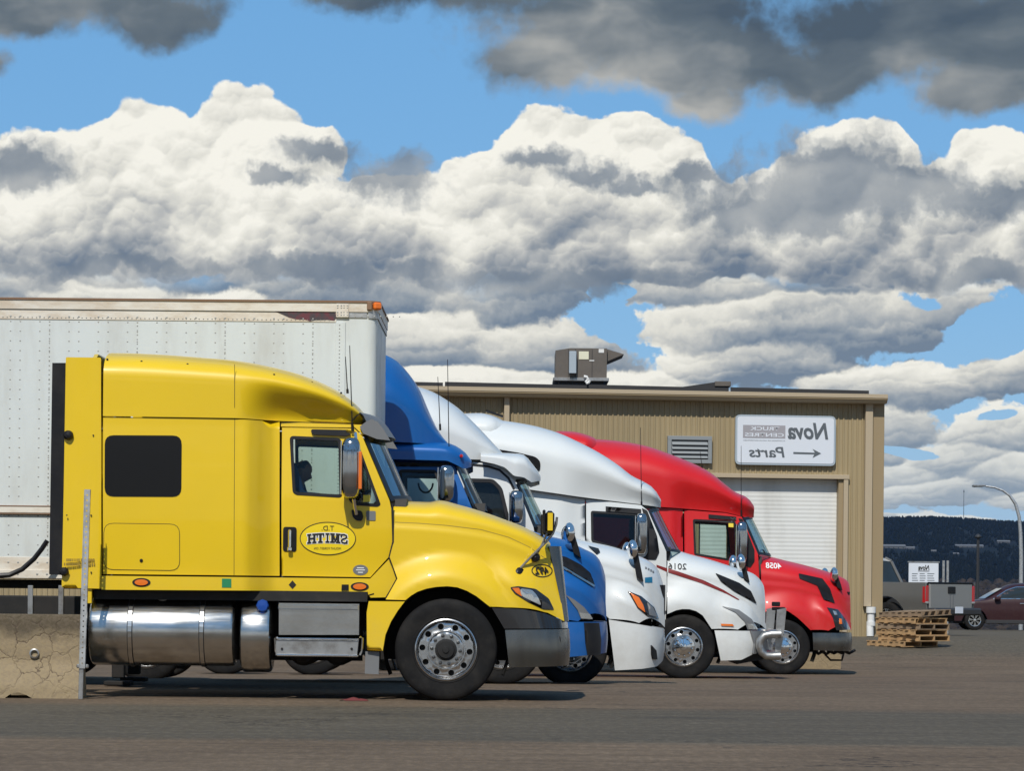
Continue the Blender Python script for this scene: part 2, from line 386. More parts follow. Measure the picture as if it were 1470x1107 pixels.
def pch(pts):
    """monotone cubic through (x, y) points"""
    pts = sorted(pts); x = [p[0] for p in pts]; y = [p[1] for p in pts]; n = len(x)
    d = [(y[i+1]-y[i])/(x[i+1]-x[i]) for i in range(n-1)]; m = [0.]*n
    if n > 1: m[0] = d[0]; m[-1] = d[-1]
    for i in range(1, n-1):
        m[i] = 0. if d[i-1]*d[i] <= 0 else 2*d[i-1]*d[i]/(d[i-1]+d[i])
    def f(t):
        if t <= x[0]: return y[0]
        if t >= x[-1]: return y[-1]
        lo, hi = 0, n-1
        while hi-lo > 1:
            k = (lo+hi)//2
            if x[k] <= t: lo = k
            else: hi = k
        w = x[hi]-x[lo]; s = (t-x[lo])/w
        return (2*s**3-3*s*s+1)*y[lo]+(s**3-2*s*s+s)*w*m[lo]+(3*s*s-2*s**3)*y[hi]+(s**3-s*s)*w*m[hi]
    return f
def lin(pts):
    pts = sorted(pts); X = [p[0] for p in pts]; Y = [p[1] for p in pts]
    return lambda t: float(np.interp(t, X, Y))
def rounded(poly, r, n=4):
    out = []; N = len(poly)
    for i in range(N):
        a, b, c = (Vector(poly[(i-1) % N]), Vector(poly[i]), Vector(poly[(i+1) % N])); u = a-b; w = c-b
        k = min(r, .45*u.length, .45*w.length); p, q = b+u.normalized()*k, b+w.normalized()*k
        for j in range(n+1): t = j/n; s = p*(1-t)**2+b*2*t*(1-t)+q*t*t; out.append((s[0], s[1]))
    return out
def inset(poly, d):
    N = len(poly); A = sum(poly[i][0]*poly[(i+1) % N][1]-poly[(i+1) % N][0]*poly[i][1] for i in range(N)); sg = 1 if A > 0 else -1; out = []
    for i in range(N):
        a, b, c = Vector(poly[(i-1) % N]), Vector(poly[i]), Vector(poly[(i+1) % N]); e1 = (b-a).normalized(); e2 = (c-b).normalized()
        n1 = Vector((-e1[1], e1[0]))*sg; n2 = Vector((-e2[1], e2[0]))*sg; n = (n1+n2)
        n = n.normalized()/max(.5, n.normalized().dot(n1)) if n.length > 1e-6 else n1
        out.append((b[0]+n[0]*d, b[1]+n[1]*d))
    return out
def oval(cx, cz, rx, rz, n=28): return [(cx+rx*math.cos(2*math.pi*k/n), cz+rz*math.sin(2*math.pi*k/n)) for k in range(n)]
def skin(name, outline, Ff, mat, parent, holes=(), sides=(-1,), h=.08, rim=.018, off=0., weld=False):
    if len(sides) > 1 and not weld:
        return [skin(name, outline, Ff, mat, parent, holes, (q,), h, rim, off) for q in sides][0]
    """panel: 2-D outline (with holes) mapped on a curved surface Ff(u,v)->(x,y>0,z), analytic normals, folded rim"""
    vs, tr = cdt(outline, holes, h); V = []; Fc = []; NL = []
    for sd_ in sides:
        P = []; Nn = []
        for (u, v) in vs:
            p = Vector(Ff(u, v)); e = 2e-3; du = Vector(Ff(u+e, v))-Vector(Ff(u-e, v)); dv = Vector(Ff(u, v+e))-Vector(Ff(u, v-e)); n = du.cross(dv)
            if n.length < 1e-12: n = Vector((0, 1, 0))
            n.normalize()
            if n.y < -1e-4: n = -n
            elif abs(n.y) <= 1e-4 and n.z < 0: n = -n
            if p.y < 1e-5 and n.z > .2: n.y = 0; n.normalize()
            p = p+n*off; P.append(Vector((p.x, p.y*sd_, p.z))); Nn.append(Vector((n.x, n.y*sd_, n.z)))
        b0 = len(V); edges = {}; V += P
        if weld:                                    # both halves share the centre line
            if sd_ == sides[0]: cen = {(round(p.x, 4), round(p.z, 4)): i for i, p in enumerate(P) if abs(p.y) < 1e-4}; ident = list(range(len(P)))
            else: ident = [cen.get((round(p.x, 4), round(p.z, 4)), i+b0) if abs(p.y) < 1e-4 else i+b0 for i, p in enumerate(P)]
        else: ident = [i+b0 for i in range(len(P))]
        for f in tr:
            a, b, c = f; g = (P[b]-P[a]).cross(P[c]-P[a])
            if g.dot(Nn[a]+Nn[b]+Nn[c]) < 0: f = (a, c, b)
            Fc.append(tuple(ident[i] for i in f)); NL += [Nn[i] for i in f]
            for i in range(3):
                e = (f[i], f[(i+1) % 3]); edges[e] = 1
        if rim > 0:
            for (a, b) in list(edges):
                if (b, a) in edges: continue
                k = len(V); V += [P[b]-Nn[b]*rim, P[a]-Nn[a]*rim]; Fc.append((ident[b], ident[a], k+1, k)); NL += [Vector((0, 0, 0))]*4
    me = bpy.data.meshes.new(name); me.from_pydata(V, [], Fc); me.polygons.foreach_set('use_smooth', [True]*len(Fc))
    me.normals_split_custom_set([tuple(n) for n in NL])
    return link(name, me, mat, parent)
def text_mesh(s, w=None, h=None, bold=0., shear=0., extr=.0015, mirror=True):
    cu = bpy.data.curves.new('lettering', 'FONT'); cu.body = s; cu.size = 1; cu.align_x = 'CENTER'; cu.offset = bold; cu.shear = shear; cu.resolution_u = 3
    o = bpy.data.objects.new('lettering', cu); me = bpy.data.meshes.new_from_object(o); bpy.data.objects.remove(o)
    v = np.array([p.co[:] for p in me.vertices]); lo, hi = v.min(0), v.max(0)
    sx = w/(hi[0]-lo[0]) if w else None; sy = h/(hi[1]-lo[1]) if h else None
    sx = sx or sy; sy = sy or sx
    for p in me.vertices:
        x = (p.co.x-(lo[0]+hi[0])/2)*sx*(-1 if mirror else 1); z = (p.co.y-(lo[1]+hi[1])/2)*sy
        p.co = (x, -extr, z)
    bm = bmesh.new(); bm.from_mesh(me); bmesh.ops.triangulate(bm, faces=bm.faces[:], quad_method='BEAUTY', ngon_method='BEAUTY'); bm.to_mesh(me); bm.free()
    me.name = 'lettering'; return me
# ------------------------------------------------------------------ ground: one sheet from the yard to the far ridge
_gz = pch([(-400, 0), (20, 0), (33.2, 0), (40, -.04), (43.2, -.147), (49.3, -.21), (57.2, -.34), (63, -.28), (69, -.10), (74, .10), (84, .0), (92, -.05), (109, -.14), (122, -.3), (150, -2.5), (260, -12), (600, -22), (1400, -24), (2400, -10), (3600, 45), (4700, 112), (5200, 124), (6500, 90)])
def gz(x, y):
    z = _gz(y)
    if y > 150:
        a = ss(y, 150, 900); z += a*(6*math.sin(x*.0011+y*.0007)+4*math.sin(x*.0031-y*.0017+1.)) + ss(y, 2500, 4700)*(5*math.sin(x*.0043+.7)+2.5*math.sin(x*.0117)+1.5*math.sin(x*.029+2)) - 6*a
    return z
def ground():
    ys = list(-np.geomspace(60, 3000, 14)[::-1])+list(np.arange(-50, 0, 10.))+list(np.arange(0, 125, 1.5))+list(np.geomspace(125, 7000, 90))
    xs = sorted(set(list(np.linspace(-60, 60, 61))+list(-np.geomspace(62, 6500, 40))+list(np.geomspace(62, 6500, 60))))
    V = [(x, y, gz(x, y)) for y in ys for x in xs]; n = len(xs)
    Fq = [(j*n+i, j*n+i+1, (j+1)*n+i+1, (j+1)*n+i) for j in range(len(ys)-1) for i in range(n-1)]
    def fn(p):
        x, y, z = sep(p)
        n1 = noise(p, .35, 6, .62); n2 = noise(p, 6., 5, .65); n3 = noise(p, 34., 3, .7); n4 = noise(p, 90., 2, .6)
        streak = noise(vop('MULTIPLY', p, (.22, 2.6, 1.)), 1.1, 5, .6)
        old = ramp(n1*.45+streak*.55, [(.32, (.080, .058, .040)), (.5, (.113, .083, .057)), (.68, (.146, .108, .074))])
        new = ramp(n1*.4+streak*.6, [(.32, (.065, .055, .042)), (.64, (.091, .077, .058))])
        edge = (noise(p, .5, 4, .6)-.5)*1.5
        strip = sstep(y+edge*.5, 23.2, 24.0)*sstep(y+edge*.6, 29.6, 31.0, 1., 0.)
        c = mixc(strip, old, new)
        gr = sstep(y+edge, 64., 70., 0., .8); c = mixc(gr, c, mixc(n2, (.068, .060, .045), (.096, .085, .064)))
        speck = noise(vop('MULTIPLY', p, (1., .35, 1.)), 13., 4, .75); c = mixc(sstep(speck, .42, .70), vscale(c, .90), vscale(c, 1.28))
        grit = sstep(n3*.55+n4*.45, .38, .66); c = mixc(grit*.7, c, vscale(c, 1.6))
        trk = sstep(noise(vop('MULTIPLY', p, (.05, 3.4, 1.)), 1., 3, .6), .52, .70, 0., .2); c = mixc(trk, c, vscale(c, .55))
        c = mixc(sstep(n3*.5+n4*.5, .44, .33)*.6, c, vscale(c, .5))
        oil = sstep(noise(vop('MULTIPLY', p, (.5, 1., 1.)), .55, 4, .6), .60, .74, 0., .5); c = mixc(oil, c, (.03, .029, .028))
        crk = E.n('ShaderNodeTexVoronoi'); crk.feature = 'DISTANCE_TO_EDGE'; crk.inputs['Scale'].default_value = .16
        E.lk(vop('ADD', p, vscale(vop('SUBTRACT', noise(p, .8, 5, .65, colour=True), (.5, .5, .5)), 3.2)), crk.inputs['Vector'])
        ck = sstep(E(crk.outputs['Distance']), .0015, .007, .75, 0.)*sstep(noise(p, .13, 2, .5), .45, .6); c = mixc(ck, c, (.022, .02, .019))
        field = mixc(sstep(noise(p, .02, 5, .6), .35, .65), (.145, .105, .062), (.075, .082, .035))
        wood = mixc(sstep(noise(p, .006, 6, .65), .38, .62), (.003, .006, .008), (.008, .010, .011))
        far = mixc(sstep(E.m('ABSOLUTE', y-2060+x*.15), 60, 95), field, wood)
        return mixc(sstep(y+(noise(p, .3, 3, .5)-.5)*3, 121, 124), c, far), sstep(n3, .2, .8, .78, .95)
    m = pmat('ground', spec=.15, fn=fn, bump=lambda p: (noise(p, 42., 4, .7)*.6+noise(p, 5., 4, .6)*.5, .55, .012))
    me = bpy.data.meshes.new('ground'); me.from_pydata(V, [], Fq); me.polygons.foreach_set('use_smooth', [True]*len(Fq))
    tag(link('ground', me, m), 'brown grey asphalt yard running out to valley and wooded ridge', kind='structure')
ground()
# ------------------------------------------------------------------ wheels
def wheel_master(R_, rim_mat='wheel_alu', hubcap=False):
    k = R_/.515; rr = .302*k
    t = MB(); h = R_; w = .135
    prof = [(rr-.01, -w*.80), (rr+.012, -w*.93), (rr+.03, -w*.97), (rr+.035, -w*.93), (h*.79, -w*1.0), (h*.90, -w*.99), (h*.91, -w*.975), (h*.955, -w*.92), (h*.975, -w*.84), (h*.99, -w*.75)]
    for g in (-.5, -.17, .17, .5): prof += [(h, w*(g-.11)), (h-.016, w*(g-.09)), (h-.016, w*(g+.09)), (h, w*(g+.11))]
    prof += [(h*.99, w*.75), (h*.955, w*.92), (h*.9, w*.98), (h*.75, w), (rr, w*.8)]
    t.lathe(prof, (0, 0, 0), 'y', 56)
    d_ = MB()
    holes = [oval(rr*.79*math.cos(a), rr*.79*math.sin(a), .031*k, .031*k, 12) for a in [2*math.pi*(i+.5)/10 for i in range(10)]]
    def dish(x, z):
        r = math.hypot(x, z)/rr; y = .100*w/.135-.02*ss(r, .60, .68) - .016*ss(r, .9, .99)+.01
        return (x, y, z)
    tmp = bpy.data.objects.new('tmp', None)
    o = skin('rim', oval(0, 0, rr*.965, rr*.965, 44), dish, rim_mat, None, [oval(0, 0, rr*.30, rr*.30, 20)]+holes, (-1,), .045, .012)
    d_.lathe([(rr*.955, -.098), (rr*.965, -.128), (rr*1.0, -.138), (rr*1.035, -.132), (rr*1.03, -.11), (rr*.98, -.06), (rr*.93, .0)], (0, 0, 0), 'y', 48)
    d_.lathe([(rr*.60, -.108), (rr*.615, -.122), (rr*.645, -.122), (rr*.66, -.09)], (0, 0, 0), 'y', 40)
    lip = d_.build('rim_lip', rim_mat)
    hb = MB()
    if hubcap: hb.lathe([(rr*.62, -.112), (rr*.60, -.135), (rr*.45, -.14), (rr*.40, -.17), (rr*.2, -.185), (rr*.17, -.2), (0.001, -.205)], (0, 0, 0), 'y', 28)
    else: hb.lathe([(rr*.37, -.10), (rr*.36, -.15), (rr*.29, -.158), (rr*.27, -.175), (rr*.12, -.18), (rr*.10, -.19), (.001, -.192)], (0, 0, 0), 'y', 24)
    hub = hb.build('hub', 'chrome' if hubcap else 'dark')
    ln = MB()
    for i in range(10):
        a = 2*math.pi*i/10+math.pi/2; rl = rr*.475
        ln.lathe([(.019*k, -.10), (.019*k, -.128), (.013*k, -.15), (.001, -.152)], (rl*math.cos(a), 0 if not hubcap else -.02, rl*math.sin(a)), 'y', 6, smooth=False)
    lug = ln.build('lug_nuts', 'chrome' if hubcap else 'lug'); lug['kind'] = 'stuff'
    dk = MB().lathe([(rr*.97, -.045), (.001, -.045)], (0, 0, 0), 'y', 24).build('brake_drum', 'dark')
    ty = t.build('wheel', 'rubber')
    bpy.data.objects.remove(tmp)
    for q in (o, lip, hub, lug, dk): q.parent = ty
    return ty
class Truck:
    def __init__(s, name, label, D, wpx, R_, group=None):
        s.D = D; s.R = R_; X, _ = at(wpx[0], wpx[1], D); s.zg = gz(X, D+1.2); s.X0 = X
        s.root = empty(name, (X, D+1.25, s.zg), label, 'truck', group)
        s.wc = s.n(*wpx)
    def n(s, px, py, dd=0.): X, Z = at(px, py, s.D+dd); return (X-s.X0, Z-s.zg)
    def c(s, px, py): return s.n(px, py, 1.25)
    def N(s, pts, dd=0.): return [s.n(p[0], p[1], dd) for p in pts]
    def C(s, pts): return [s.c(*p) for p in pts]
    def wprof(s, lst): return pch([(s.n(p, 900)[0], w) for p, w in lst])
    def wrap(s, name, top, bot, Wl, mat, zsf=.4, nn=2.8, tuck=None, crease=None, h=.08, flare=None, outline=None, dent=None, smooth_bot=False):
        """body shell closed over the top: centre-line silhouette `top`, near lower edge `bot`, half-width profile"""
        zt = pch(s.C(top)); zb = (pch if smooth_bot else lin)(s.N(bot)) if bot else None; W = s.wprof(Wl)
        zs = pch(s.N(crease)) if crease else (lambda x: zb(x)+zsf*(zt(x)-zb(x)))
        def Ff(x, q):
            w = W(x); a = zs(x); b = max(zt(x), a+.004)
            if q <= 0:
                z = a+q; y = w
                if flare: y += flare(x, z, a)
                if tuck: y -= tuck(x)*(1-ss(z, zb(x), zb(x)+.75*(b-zb(x))))
                return (x, y, z)
            t = min(q, 1.)*math.pi/2; y = w*max(math.cos(t), 0)**(2/nn); z = a+(b-a)*math.sin(t)**(2/nn)
            if tuck: y -= tuck(x)*(1-ss(z, zb(x), zb(x)+.75*(b-zb(x))))
            return (x, max(y, 0), z)
        if outline is None:
            x0, x1 = max(s.c(*top[0])[0], s.n(*bot[0])[0]), min(s.c(*top[-1])[0], s.n(*bot[-1])[0])
            X = list(np.linspace(x0, x1, max(3, int((x1-x0)/h)+1)))
            ol = [(x, min(zb(x)-zs(x), -.002)) for x in X]+[(x, 1.) for x in X[::-1]]
        else:
            ol = [(x, z-zs(x)) for (x, z) in outline]
            xr, xl = outline[-1][0], outline[0][0]
            ol += [(x, 1.) for x in np.linspace(xr, xl, int(abs(xr-xl)/h)+2)]
        o = skin(name, ol, Ff, mat, s.root, (), (-1, 1), h, .0, weld=True)
        o['_'] = 0; del o['_']
        return o, Ff, zs, W
    def side(s, name, outline, mat, yf, holes=(), sides=(-1, 1), off=0., rim=.018, r=0., h=.09, parent=None, raw=False):
        ol = outline if raw else s.N(outline); ol = rounded(ol, r) if r else ol
        hs = [q if raw else s.N(q) for q in holes]
        return skin(name, ol, lambda x, z: (x, yf(x, z), z), mat, parent or s.root, hs, sides, h, rim, off)
    def window(s, outline, yf, sides=(-1, 1), fw=.035, mat='glass', r=.05, names=('window_seal', 'window_glass')):
        """returns the hole to leave in the panel"""
        ol = rounded(s.N(outline), r)
        for sd_ in sides:
            fr = skin(names[0], ol, lambda x, z: (x, yf(x, z), z), 'plastic', s.root, [inset(ol, fw)], (sd_,), .12, .03, .006)
            skin(names[1], inset(ol, fw*.8), lambda x, z: (x, yf(x, z), z), mat, s.root, (), (sd_,), .2, 0., -.008)
        return ol
    def decal(s, name, outline, mat, yf, off=.004, sides=(-1,), r=0., rim=.004, parent=None, h=.07, label=None):
        ol = s.N(outline); ol = rounded(ol, r) if r else ol
        o = skin(name, ol, lambda x, z: (x, yf(x, z), z), mat, parent or s.root, (), sides, h, rim, off)
        if label: o['label'] = label
        return o
    def seam(s, path, yf, w=.008, sides=(-1,), off=.0015, mat='dark', name='panel_gap'):
        if len(sides) > 1: return [s.seam(path, yf, w, (q,), off, mat, name) for q in sides][0]
        P = s.N(path); P = [P[0]]+[q for a, b in zip(P, P[1:]) for q in [(a[0]+(b[0]-a[0])*i/4, a[1]+(b[1]-a[1])*i/4) for i in range(1, 5)]]
        m = MB()
        for sd_ in sides:
            rows = []
            for i, p in enumerate(P):
                a, b = P[max(i-1, 0)], P[min(i+1, len(P)-1)]; t = Vector((b[0]-a[0], b[1]-a[1])).normalized(); nn = Vector((-t[1], t[0]))*w/2
                rows.append([(p[0]+k*nn[0], sd_*(yf(p[0]+k*nn[0], p[1]+k*nn[1])+off), p[1]+k*nn[1]) for k in (-1, 1)])
            m.grid(rows)
        return m.build(name, mat, s.root)
    def band(s, name, x0, xf, W, zt, zb, mat, nn=3.5, x0b=None, xfb=None, bulge=0., seg=44, rows=6, lip=.3, parent=None, edge=None):
        """wrap-round strip (bumper, grille): from the near flank round the front to the far flank"""
        x0b = x0 if x0b is None else x0b; xfb = xf if xfb is None else xfb
        ph = [math.pi/2*((i/seg)) for i in range(seg+1)]
        def pt(f, t, sg, ins=0.):
            a = x0+(x0b-x0)*t; b = xf+(xfb-xf)*t; w = W if not callable(W) else W(t)
            sx = math.sin(f)**(2/nn); cy = math.cos(f)**(2/nn) if f < math.pi/2-1e-6 else 0.
            x = a+(b-a)*sx; xn = x0+(xf-x0)*sx; T, B = zt(xn), zb(xn); g = bulge*math.sin(math.pi*t)-ins
            return (x+g*sx, sg*(w*cy+g*cy), T+(B-T)*t)
        m = MB(); ring = [(f, -1) for f in ph]+[(f, 1) for f in ph[::-1][1:]]
        m.grid([[pt(f, i/(rows-1), sg) for f, sg in ring] for i in range(rows)])
        for t in (0., 1.): m.grid([[pt(f, t, sg) for f, sg in ring], [pt(f, t, sg, lip) for f, sg in ring]], False)
        return m.build(name, mat, parent or s.root, sharp=30)
    def band_y(s, x0, xf, W, zt, zb, nn, x0b=None, xfb=None, bulge=0.):
        x0b = x0 if x0b is None else x0b; xfb = xf if xfb is None else xfb
        def f(x, z):
            T, B = zt(x), zb(x); t = min(1, max(0, (T-z)/(T-B))); a = x0+(x0b-x0)*t; b = xf+(xfb-xf)*t; q = min(.9995, max(0, (x-a)/(b-a)))
            return (W+bulge*math.sin(math.pi*t))*(1-q**nn)**(1/nn)
        return f
    def flare(s, Wl, x0, xf, nn, k=.13, out=1.17):
        """fender swell: round the wheel, then out to the plan of the bumper below"""
        W = s.wprof(Wl); wx, wz = s.wc
        def f(x, z, a):
            r = math.hypot(x-wx, z-wz); base = k*(1-ss(r, .64, 1.05))*ss(a-z, -.02, .14)+.02*ss(a-z, 0., .12)
            q = min(.999, max(0, (x-x0)/(xf-x0))); tgt = max(0., out*(1-q**nn)**(1/nn)-W(x))*ss(a-z, .06, .42)
            return base+(max(tgt, base)-base)*ss(x, wx+.35, wx+.75)
        return f
    def windshield(s, pillar, centre, wp, trim=.07):
        A = s.N(pillar); Cc = s.C(centre); fa = [pch([(i/(len(A)-1), q[k]) for i, q in enumerate(A)]) for k in (0, 1)]; fc = [pch([(i/(len(Cc)-1), q[k]) for i, q in enumerate(Cc)]) for k in (0, 1)]
        def pt(t, a, ins=0.):
            k = abs(a)**2.6; x = fc[0](t)+(fa[0](t)-fc[0](t))*k; z = fc[1](t)+(fa[1](t)-fc[1](t))*k; w = wp(t) if callable(wp) else wp
            return (x-ins, -a*w, z)
        ts = [i/8 for i in range(9)]; inn = 1-trim
        ac = [inn*(1-2*i/24) for i in range(25)]
        MB().grid([[pt(t, a, .006) for a in ac] for t in ts]).build('windshield', 'shield', s.root)
        m = MB()
        for sg in (1, -1): m.grid([[pt(t, sg*a) for a in (1., 1-trim/2, inn-.02)] for t in ts])
        for t0, t1 in ((-.02, .06), (.93, 1.03)): m.grid([[pt(t, a, -.003) for a in [1-2*i/24 for i in range(25)]] for t in (t0, t1)])
        m.build('windshield_surround', 'plastic', s.root)
    def wheels(s, fmaster, rmaster, wb=5.6, spread=1.32, yo=1.06):
        for x, mst in ((s.wc[0], fmaster), (s.wc[0]-wb, rmaster), (s.wc[0]-wb-spread, rmaster)):
            for sg in (-1, 1):
                w = copy_tree(mst, s.root); w.location = (x, sg*yo, s.R); w.rotation_euler = (0, random.uniform(0, 6), 0 if sg < 0 else math.pi)
    def chassis(s, x_rear, x_front, fw_px):
        m = MB()
        for sg in (-1, 1): m.box(((x_rear+x_front)/2, sg*.42, .88), (x_front-x_rear, .09, .27), .01)
        m.box(((x_front+s.wc[0]-.9)/2, 0, .95), (x_front-s.wc[0]+.75, .76, .62), .05)
        for x in np.arange(x_rear+.3, x_front-1.5, 1.1): m.box((x, 0, .86), (.12, .8, .18))
        m.build('frame', 'dark', s.root)
        a = MB()
        for x in (s.wc[0], s.wc[0]-5.6, s.wc[0]-6.92): a.tube([(x, -.98, s.R), (x, .98, s.R)], .075, 10); a.lathe([(.001, -.22), (.16, -.2), (.2, 0), (.16, .2), (.001, .22)], (x, 0, s.R), 'x', 12)
        a.build('axles', 'dark', s.root)
        for sg in (-1, 1):
            wl = MB(); wl.lathe([(s.R+.115, sg*1.17), (s.R+.13, sg*.86), (s.R+.1, sg*.6)], (s.wc[0], 0, s.R), 'y', 20, R(-25), R(205))
            wl.grid([[(s.wc[0]-.68, sg*.6, .4), (s.wc[0]+.68, sg*.6, .4)], [(s.wc[0]-.68, sg*.6, 1.22), (s.wc[0]+.68, sg*.6, 1.22)]], False)
            wl.build('wheel_well', 'dark', s.root)
    def cab_inside(s, x_back, x_dash, zf, zbelt, seat_x, half=.98):
        MB().box(((x_back+x_dash)/2, 0, zf), (x_dash-x_back, half*2, .08)).build('cab_floor', 'interior', s.root)
        d = MB(); d.prism([(x_dash-.05, zf), (x_dash+.05, zbelt+.06), (x_dash-.25, zbelt+.05), (x_dash-.42, zbelt-.12), (x_dash-.36, zf)], -half, half); d.build('dashboard', 'interior', s.root)
        for sg in (-1, 1):
            q = MB(); q.box((seat_x, sg*.52, zf+.42), (.5, .5, .16), .05); q.box((seat_x-.27, sg*.52, zf+.82), (.16, .5, .72), .06, ry=R(-8)); q.box((seat_x-.35, sg*.52, zf+1.27), (.11, .28, .2), .04, ry=R(-8)); q.box((seat_x, sg*.52, zf+.2), (.3, .3, .36), .02)
            q.build('seat', 'seat', s.root)
        st = MB(); ring = [Vector((seat_x+.52, -.52, zf+.78))+Matrix.Rotation(R(-35), 3, 'Y') @ Vector((.22*math.cos(a), .22*math.sin(a), 0)) for a in [2*math.pi*i/20 for i in range(21)]]
        st.tube(ring, .016, 6, False); st.tube([(seat_x+.52, -.52, zf+.78), (x_dash-.2, -.52, zf+.5)], .03, 6); st.build('steering_wheel', 'plastic', s.root)
    def mirror(s, box, y, mat='mirror_shell', depth=.2, arm=None, sides=(-1, 1), face='black_paint', nn=4., lean=0.):
        """rear-view mirror: squarish shell seen edge on; box = photo corners"""
        (x0, z1), (x1, z0) = s.n(*box[0]), s.n(*box[1]); cx, cz, hx, hz = (x0+x1)/2, (z0+z1)/2, (x1-x0)/2, (z1-z0)/2
        for sg in sides:
            m = MB(); rows = []
            for i in range(13):
                a = -math.pi/2+math.pi*i/12; row = []
                for k in range(20):
                    b = 2*math.pi*k/20; f = lambda v, p: math.copysign(abs(v)**p, v); p = 2/nn
                    zz = f(math.sin(a), p); rr_ = abs(math.cos(a))**p
                    row.append((cx+hx*rr_*f(math.cos(b), .6)+lean*zz, sg*(y+depth/2+depth/2*rr_*f(math.sin(b), .6)), cz+hz*zz))
                rows.append(row)
            m.grid(rows, True, True); o = m.build('mirror', mat, s.root, sharp=60)
            g = MB(); g.box((cx-hx*.98, sg*(y+depth/2), cz), (.012, depth*.8, hz*1.75), .004); g.build('mirror_glass', 'chrome', o)
            ar = MB()
            for z in ((cz+hz*.72, cz-hz*.75) if arm is None else arm): ar.tube([(cx+hx*.3, sg*(y+.04), z), (cx+hx*.5, sg*(y-.1), z), (cx+hx*.8, sg*(y-.24), z-.02)], .016, 6)
            ar.build('mirror_arm', 'plastic', o)
    def letters(s, txt, px, py, w, h, yf, mat='black_ink', bold=.0, shear=0., off=.004, par=None, rot=0.):
        x, z = s.n(px, py); me = text_mesh(txt, w, h, bold, shear); o = link('lettering', me, mat, par or s.root, (x, -yf(x, z)-off, z)); o.rotation_euler = (0, rot, 0); return o
    def antenna(s, base, top, y):
        a = s.n(*base, 1.25+y); b = s.n(*top, 1.25+y); m = MB(); m.tube([(a[0], y, a[1]), (b[0], y, b[1])], [.007, .004], 5); m.tube([(a[0], y, a[1]), (a[0]+(b[0]-a[0])*.12, y, a[1]+(b[1]-a[1])*.12)], .014, 6); return m.build('antenna', 'plastic', s.root)
    def rear_wall(s, px, py_top, W, mat, z0=.95):
        x, zt = s.c(px, py_top); z1 = zt; pts = [(-W, z0), (W, z0), (W, z1-.35), (W*.93, z1-.12), (W*.7, z1-.03), (-W*.7, z1-.03), (-W*.93, z1-.12), (-W, z1-.35)]
        return MB().prism(pts, x+.01, x+.05, 'yz').build('rear_wall', mat, s.root)
WS = wheel_master(.515); WH = wheel_master(.49, hubcap=True)
